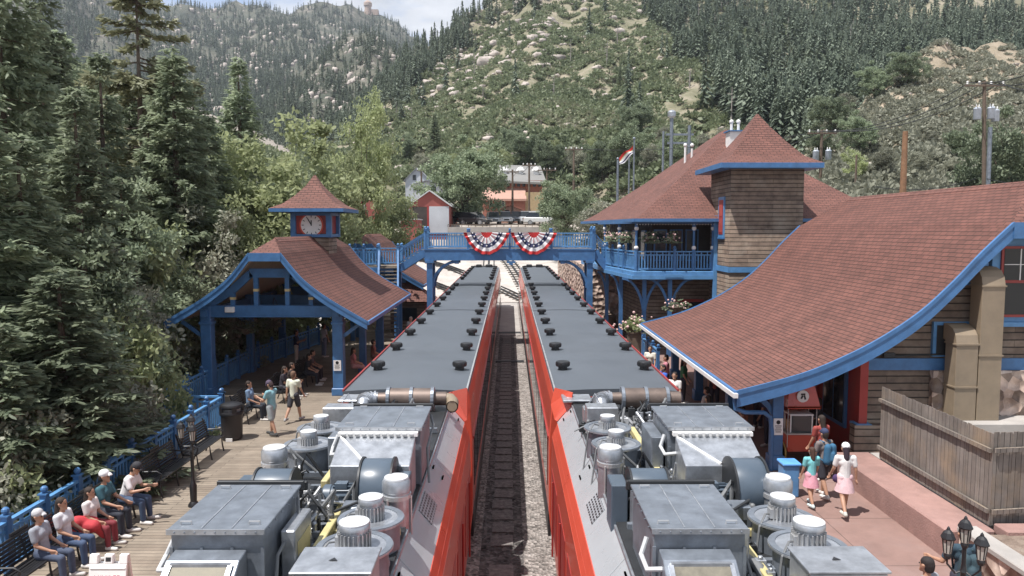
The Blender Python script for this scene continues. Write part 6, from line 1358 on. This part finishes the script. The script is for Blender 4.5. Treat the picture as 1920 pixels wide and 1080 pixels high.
# ------------------------------------------------------------------ far buildings and cars
def gable_house(name, label, cx, y0, w_, dp, z0, ze, za, wall, roofm, ov=.4, wins=(), door=None, cat='house'):
    t = thing(name, label, cat, (cx, y0, z0)); m = MB(); m.prism([(cx - w_ / 2, y0, z0 - 1), (cx + w_ / 2, y0, z0 - 1), (cx + w_ / 2, y0, ze), (cx, y0, za), (cx - w_ / 2, y0, ze)], (0, dp, 0)); wl = m.build('wall', wall, t)
    sl_ = (za - ze) / (w_ / 2); m = MB()
    for s in (-1, 1): m.prism([(cx, y0 - ov, za + .04), (cx + s * (w_ / 2 + ov), y0 - ov, ze - ov * sl_ + .04), (cx + s * (w_ / 2 + ov), y0 - ov, ze - ov * sl_ + .2), (cx, y0 - ov, za + .2)], (0, dp + 2 * ov, 0))
    m.build('roof', roofm, t)
    for (x0, x1, a, b, nme, mt) in wins: m = MB(); m.b2((x0, y0 - .08, a), (x1, y0 + .02, b)); m.build(nme, mt, wl)
    return t
srd = M('shed_red', (.30, .085, .07), .8, var=.2, scale=.5); srl = M('shed_panel', (.50, .52, .55), .6, var=.1, scale=.6); metal_r = M('white_metal_roof', (.62, .62, .62), .4, .3, var=.08); pinkw = M('salmon_stucco', (.42, .25, .195), .8, var=.1); brick = M('red_brown_wall', (.30, .12, .085), .85, var=.15); greyr = M('grey_membrane', (.20, .195, .185), .8, var=.12, scale=.3); gw_ = M('pale_siding', (.48, .50, .53), .7, var=.08); darkr = M('slate_roof', (.22, .23, .25), .7)
Y = 98.0
gable_house('shed', 'red gabled shed with one dark doorway and one pale sliding door', xat(806, Y), Y, 5.3, 14, 6.4, zat(386, Y), zat(359, Y), srd, metal_r, .25, [(xat(774, Y), xat(801, Y), 6.4, zat(388, Y), 'doorway', inter), (xat(805, Y), xat(842, Y), 6.4, zat(387, Y), 'sliding_door', srl), (xat(801, Y), xat(805, Y), 6.4, zat(386, Y), 'door_post', redd)], cat='shed')
t = thing('shed_annex', 'low dark red annex wall left of the gabled shed', 'shed', (-13.8, 90, 4)); m = MB(); m.b2((xat(752, 92), 92, 2), (xat(782, 92), 97, zat(412, 92))); m.build('wall', srd, t); m = MB(); m.b2((xat(750, 92), 91.8, zat(412, 92)), (xat(784, 92), 97.2, zat(410, 92))); m.build('roof', metal_r, t)
Y = 124.0; t = thing('lodge', 'two storey salmon and brown building with a long grey roof below the hillside', 'building', (0, Y, 8))
m = MB(); m.b2((xat(922, Y), Y + 3, 8), (xat(1018, Y), Y + 14, zat(336, Y))); up_ = m.build('upper_wall', brick, t)
m = MB(); m.add([(xat(926, Y), Y + 2, zat(341, Y)), (xat(1026, Y), Y + 2, zat(345, Y)), (xat(1020, Y), Y + 15, zat(315, Y + 15)), (xat(934, Y), Y + 15, zat(313, Y + 15)), (xat(926, Y), Y + 2, zat(337, Y)), (xat(1026, Y), Y + 2, zat(341, Y)), (xat(1020, Y), Y + 15, zat(311, Y + 15)), (xat(934, Y), Y + 15, zat(309, Y + 15))], [(0, 1, 2, 3), (7, 6, 5, 4), (0, 4, 5, 1), (1, 5, 6, 2), (2, 6, 7, 3), (3, 7, 4, 0)]); rf = m.build('roof', greyr, t)
for px in (946, 976, 1005): m = MB(); x = xat(px, Y + 8); m.tube((x, Y + 8, zat(333, Y + 8)), (x, Y + 8, zat(320, Y + 8)), .5, n=8); m.lathe((x, Y + 8, zat(320, Y + 8)), [(.8, 0), (.5, .5), (0, .7)], 8); m.build('roof_ventilator', white, rf)
m = MB(); m.b2((xat(905, Y), Y, 6), (xat(985, Y), Y + 3, zat(372, Y))); lw_ = m.build('lower_wall', brick, t)
m = MB(); m.add([(xat(903, Y), Y - .6, zat(373, Y)), (xat(987, Y), Y - .6, zat(373, Y)), (xat(985, Y), Y + 3.2, zat(352, Y + 3)), (xat(905, Y), Y + 3.2, zat(352, Y + 3)), (xat(903, Y), Y - .6, zat(377, Y)), (xat(987, Y), Y - .6, zat(377, Y))], [(0, 1, 2, 3), (4, 5, 1, 0)]); m.build('lean_to_roof', pinkw, t)
m = MB(); m.b2((xat(985, Y), Y + .5, 6), (xat(1020, Y), Y + 3, zat(360, Y))); m.build('side_wall', M('ochre_wall', (.4, .3, .17), .8), t)
for px in (917, 940): m = MB(); m.b2((xat(px, Y), Y - .08, zat(388, Y)), (xat(px + 7, Y), Y, zat(376, Y))); f = m.build('window', M('cream_frame', (.55, .5, .4)), lw_); m = MB(); m.b2((xat(px + 1.5, Y), Y - .1, zat(387, Y)), (xat(px + 5.5, Y), Y - .07, zat(377, Y))); m.build('pane', glass, f)
for k in range(9): m = MB(); x = xat(930 + k * 10, Y); m.b2((x, Y + 2.9, zat(348, Y)), (x + .5, Y + 3, zat(341, Y))); m.build('window', glass, up_)
gable_house('kiosk', 'small red canopied kiosk beside the car park', xat(958, 112), 112, 3.4, 2.5, 8, zat(394, 112), zat(386, 112), pinkw, brick, .3, [(xat(947, 112), xat(955, 112), zat(402, 112), zat(394, 112), 'opening', inter)])
Y = 140.0; gable_house('house', 'pale grey house with steep slate roof behind the red shed', xat(783, Y), Y, 4.4, 7, 9, zat(338, Y), zat(316, Y), gw_, darkr, .3, [(xat(775, Y), xat(781, Y), zat(338, Y), zat(328, Y), 'window', glass), (xat(786, Y), xat(791, Y), zat(350, Y), zat(341, Y), 'window', glass)])
gable_house('house', 'long pale house wing with dark windows behind the red shed', xat(800, 136), 136, 5, 5, 9, zat(347, 136), zat(340, 136), gw_, darkr, .3, [(xat(786 + k * 9, 136), xat(791 + k * 9, 136), zat(360, 136), zat(350, 136), 'window', glass) for k in range(4)])
q = rowpos(hillA, 757, 292); Y = q.y; gable_house('cabin', 'tiny white cabin gable with red roof trim on the hillside', xat(757, Y), Y, 2.4, 4, q.z - 2, zat(272, Y), zat(262, Y), white, srd, .35, [(xat(755, Y), xat(759, Y), zat(277, Y), zat(272, Y), 'window', glass)])
gable_house('house', 'white roofed house half hidden by the tall pale trees', xat(690, 105), 105, 5, 6, 5, zat(372, 105), zat(358, 105), srd, metal_r, .3, [(xat(680, 105), xat(686, 105), zat(392, 105), zat(380, 105), 'window', white)])
# observatory like tower on the far summit
q = rowpos(mtB, 690, 26); Y = q.y; s = Y / F; t = thing('summit_tower', 'tiny round stone lookout tower on the far summit', 'tower', q); m = MB(); m.lathe((q.x, q.y, q.z - 3 * s), [(7 * s, 0), (6 * s, 16 * s), (7.5 * s, 17 * s), (7.5 * s, 22 * s), (5 * s, 25 * s), (0, 28 * s)], 16); m.build('tower_wall', stonem, t); m = MB(); m.b2((q.x + 6 * s, q.y - 4 * s, q.z - 3 * s), (q.x + 19 * s, q.y + 6 * s, q.z + 7 * s)); m.build('annex', stonem, t)
o = MB(); 
pts = [(xat(840, 97.4), 97.4), (xat(905, 97.4), 97.2), (xat(985, 97.2), 97), (xat(1075, 97), 96.5)]
for (xa, ya), (xb, yb) in zip(pts, pts[1:]): o.bar((xa, ya, 4.9), (xb, yb, 4.9), .3, 4.8)
o = o.build('retaining_wall', conc); tag(o, 'pale retaining wall below the car park', 'wall')
t = thing('guard_rail', 'low dark guard rail along the top of the car park wall', 'guard rail', (0, 97, 7.7)); m = MB(); 
for (xa, ya), (xb, yb) in zip(pts, pts[1:]):
    m.bar((xa, ya, 7.62), (xb, yb, 7.62), .06, .09); n_ = int((xb - xa) / .8)
    for k in range(n_): u = k / n_; m.box((lerp(xa, xb, u), lerp(ya, yb, u), 7.45), (.08, .08, .4))
m.build('rail', polew, t)
def car(label, loc, h, col, suv=1.0):
    t = thing('parked_car', label, 'car', (0, 0, 0), 'cars parked in the far car park'); pm = M('car_%02x%02x%02x' % tuple(int(c * 255) for c in col), col, .3, .2, var=.04, coat=.6)
    L = 2.3; hh = 1.45 + .25 * suv; sec = [(-L, .45), (-L + .05, .85), (-L * .55, 1.0), (-L * .32, hh - .05), (L * .55, hh), (L * .9, 1.05), (L, .95), (L, .4)]
    m = MB(); m.prism([(-.88, y, z) for y, z in [(-L, .35), (-L + .03, .8), (-L * .55, .98), (L * .92, 1.02), (L, .9), (L, .35)]], (1.76, 0, 0)); b = m.build('body', pm, t, bevel=.08)
    m = MB(); V = [(-.8, -L * .55, .98), (.8, -L * .55, .98), (.66, -L * .25, hh), (-.66, -L * .25, hh), (-.8, L * .9, 1.0), (.8, L * .9, 1.0), (.66, L * .7, hh), (-.66, L * .7, hh)]
    m.add(V, [(0, 1, 2, 3), (5, 4, 7, 6), (1, 5, 6, 2), (4, 0, 3, 7)]); m.build('windows', glass, t); m = MB(); m.b2((-.68, -L * .27, hh - .02), (.68, L * .72, hh + .04)); m.build('car_roof', pm, t, bevel=.03)
    for sx in (-1, 1):
        for y in (-1.4, 1.4): m = MB(); m.lathe((sx * .8, y, .33), [(0, -.1), (.33, -.1), (.33, .1), (0, .1)], 14, 'X'); w2 = m.build('wheel', rubber, t); m = MB(); m.lathe((sx * .8, y, .33), [(0, -.11), (.2, -.11), (.2, .11), (0, .11)], 10, 'X'); m.build('rim', silver, w2)
        m = MB(); m.box((sx * .62, -L - .0, .72), (.32, .06, .14)); m.build('headlight', frost, t)
        m = MB(); m.box((sx * .7, L, .8), (.2, .05, .2)); m.build('taillight', rcl, t)
    m = MB(); m.box((0, -L - .02, .6), (.7, .05, .2)); m.build('grille', black, t)
    t.location = loc; t.rotation_euler = (0, 0, h); return t
for px, Y, h, col, lb in [(872, 103, .9, (.03, .03, .035), 'leftmost black car under the cottonwood tree'), (891, 101, 1.0, (.06, .06, .065), 'dark grey car second from left in the far car park'), (925, 104, .15, (.4, .41, .43), 'silver car third from left in the far car park'), (947, 105, .1, (.68, .68, .68), 'white suv in the middle of the far car park'), (967, 106, .1, (.12, .13, .15), 'dark suv in the middle of the far car park'), (985, 104.5, .1, (.6, .61, .63), 'pale grey suv right of the dark suv in the far car park'), (1004, 107, .1, (.66, .66, .68), 'white car furthest back at right in the car park'), (1016, 99.8, 1.3, (.74, .74, .72), 'white car nearest the wall at the right end of the car park')]:
    x = xat(px, Y); car(lb, (x, Y, gz(x, Y) + .02), h, col)
# ------------------------------------------------------------------ poles, wires, flags
def upole(px, Y, top, base, label, arms=((0, 2.2),), trans=(), r=.15, lean=0, mat=None, name='utility_pole', brace=True):
    x = xat(px, Y); zt = zat(top, Y); t = thing(name, label, 'pole', (x, Y, base)); m = MB(); m.tube((x + lean, Y, base), (x, Y, zt), r * 1.25, r * .85, 10); m.build('pole', mat or polew, t, smooth=True)
    for dz, w2 in arms:
        m = MB(); m.box((x, Y - .12, zt - .35 - dz), (w2, .12, .14)); m.build('crossarm', polew, t)
        for k in range(4): m = MB(); m.lathe((x + (k - 1.5) * w2 / 3.4, Y - .12, zt - .28 - dz), [(.04, 0), (.09, .08), (.06, .14), (.09, .2), (.05, .28)], 8); m.build('insulator', white, t)
        if brace: m = MB(); m.bar((x, Y - .12, zt - 1.1 - dz), (x + w2 * .32, Y - .12, zt - .4 - dz), .05, .05); m.build('brace', polew, t)
    for dx, dz in trans:
        m = MB(); m.lathe((x + dx, Y - .1, zt - dz), [(.25, 0), (.28, .05), (.28, .8), (.3, .84), (.2, .95), (0, .98)], 14); tr_ = m.build('transformer', M('transformer_grey', (.42, .46, .52), .4, .2), t, smooth=True)
        for k in (-.1, .12): m = MB(); m.lathe((x + dx + k, Y - .1, zt - dz + .95), [(.04, 0), (.06, .1), (.03, .25)], 6); m.build('bushing', white, tr_)
    return Vector((x, Y, zt - .2))
p1_ = upole(1832, 60, 152, 6, 'tall utility pole with three grey transformers at the far right', trans=((-.5, 3.0), (.6, 2.95), (.95, 3.15)), arms=((0, 3.2),), lean=.6)
p2_ = upole(1535, 72, 243, 6, 'utility pole with two transformers right of the depot tower', trans=((-.55, 2.9), (.65, 2.85)), arms=((0, 2.8),))
upole(1690, 52, 246, 6, 'bare orange brown wooden pole without crossarms', arms=(), r=.2, mat=poleo)
p3_ = upole(1075, 108, 276, 8, 'utility pole with fanned wires above the round green tree', arms=((0, 2.6),)); p4_ = upole(992, 112, 306, 8, 'thin dark utility pole right of the salmon building roof', arms=((0, 2.),)); p5_ = upole(961, 108, 318, 8, 'thin utility pole in front of the salmon building', arms=((0, 1.8),)); p6_ = upole(1025, 118, 315, 8, 'short utility pole at the right end of the grey roof', arms=((0, 3.0),)); p7_ = upole(791, 120, 316, 8, 'slim pole beside the pale grey house', arms=((0, 1.4),)); p8_ = upole(1601, 66, 290, 6, 'slim dark pole standing in front of the orange bank', arms=(), r=.1)
m = MB(); xm = xat(1847, 59); m.tube((xat(1850, 59), 59, 6), (xm, 59, zat(238, 59)), .16, n=8); o = m.build('conduit_mast', galvd, smooth=True); tag(o, 'grey metal riser mast beside the tall right utility pole', 'mast')
def wire(a, b, label, sag=1.0, r=.035):
    a, b = Vector(a), Vector(b); m = MB(); m.path([a.lerp(b, k / 12) - Vector((0, 0, sag * 4 * (k / 12) * (1 - k / 12))) for k in range(13)], r, 5); o = m.build('overhead_wire', darkm); tag(o, label, 'wire', 'overhead power wires')
for k, dx in enumerate((-1.2, 0, 1.3)):
    wire(p1_ + Vector((dx, 0, .1)), p2_ + Vector((dx * .8, 0, .1)), ['upper left strand between the two transformer poles', 'middle strand between the two transformer poles', 'right strand between the two transformer poles'][k], 1.2); wire(p1_ + Vector((dx, 0, .1)), at(1990, 112 + 22 * k, 48), ['topmost strand leaving the right utility pole out of frame', 'second strand leaving the right utility pole out of frame', 'lowest strand leaving the right utility pole out of frame'][k], .5)
wire(p2_, at(1310, 318, 90), 'wire running left from the depot transformer pole behind the roof', .5); wire(at(1640, 350, 56), at(1830, 335, 60), 'low wire from the orange pole toward the right utility pole', .5, .03); wire(at(1850, 335, 59), at(2000, 350, 50), 'low wire leaving the right utility pole base out of frame', .2, .03)
for a, b, lb in ((p3_, p6_, 'wire from the fanned pole to the grey roof pole'), (p4_, p5_, 'wire between the two thin poles by the salmon building'), (p4_, p6_, 'wire from the thin pole to the short grey roof pole'), (p7_, p5_, 'long wire crossing the cottonwood toward the pale grey house'), (p3_, p2_, 'long wire from the fanned pole toward the depot roof')): wire(a, b, lb, .8, .03)
def fpole(px, Y, top, base_row, label, r=.09): x = xat(px, Y); o = MB(); o.tube((x, Y, zat(base_row, Y)), (x, Y, zat(top, Y)), r, r * .7, 8); o.ball((x, Y, zat(top, Y) + .1), .13, 8, 6); o = o.build('flagpole', galvd, smooth=True); tag(o, label, 'flagpole', 'flagpoles left of the depot roof'); return x
fpole(1157, 64, 300, 460, 'shorter flagpole at left of the three by the depot roof', .13); fpole(1178, 66, 295, 460, 'middle flagpole of the three by the depot roof'); fx = fpole(1187, 64, 262, 460, 'tallest flagpole carrying the drooping flag')
t = thing('flag', 'drooping blue white and red flag on the tallest flagpole', 'flag', (fx, 64, 12))
for nme, a, b, mt in (('red_stripe', 0, .3, rcl), ('gold_stripe', .3, .42, yellow), ('white_stripe', .42, .68, wcl), ('blue_stripe', .68, .85, navy), ('white_hem', .85, 1.0, wcl)):
    rows = []
    for k in range(5):
        v = lerp(a, b, k / 4); rows.append([Vector((fx - .1 - 1.15 * u, 64 + .12 * math.sin(u * 9 + v * 3), zat(266, 64) - .3 - v * .75 - u * 1.0 - .1 * math.sin(u * 7 + v * 4))) for u in [i / 14 for i in range(15)]])
    m = MB(); m.strip(rows); m.strip([[p + Vector((0, .01, 0)) for p in r_] for r_ in rows[::-1]]); m.build(nme, mt, t, smooth=True)
for px, top, w2, cap, lb in ((1256, 212, .22, True, 'silver vent mast with a round cap beyond the depot roof'), (1289, 235, .2, False, 'thin grey lattice mast right of the capped silver mast'), (1241, 246, .14, False, 'short grey mast left of the capped silver mast')):
    Y = 92; x = xat(px, Y); t = thing('vent_mast', lb, 'mast', (x, Y, 8)); m = MB(); m.tube((x, Y, 8), (x, Y, zat(top, Y)), w2, n=10); m.build('mast', galvd, t, smooth=True)
    if cap: m = MB(); m.lathe((x, Y, zat(top, Y)), [(.25, -.6), (.5, -.4), (.52, .1), (.35, .3), (0, .4)], 14); m.build('cap', galv, t, smooth=True); m = MB(); m.box((x + 1, Y, zat(252, Y)), (3.4, .2, .25)); m.box((x + 1, Y, zat(268, Y)), (3.0, .2, .25)); m.build('cross_bar', galvd, t)
# ------------------------------------------------------------------ haze
hm = bpy.data.materials.new('haze_air'); hm.use_nodes = True; t = hm.node_tree; t.nodes.remove(t.nodes['Principled BSDF'])
pv = t.nodes.new('ShaderNodeVolumePrincipled'); pv.inputs['Density'].default_value = .00012; pv.inputs['Color'].default_value = (.80, .87, 1.0, 1); t.links.new(pv.outputs[0], t.nodes['Material Output'].inputs['Volume'])
hz_ = MB().b2((-3200, -330, -75), (3200, 3900, 1150)).build('haze', hm); hz_['kind'] = 'stuff'
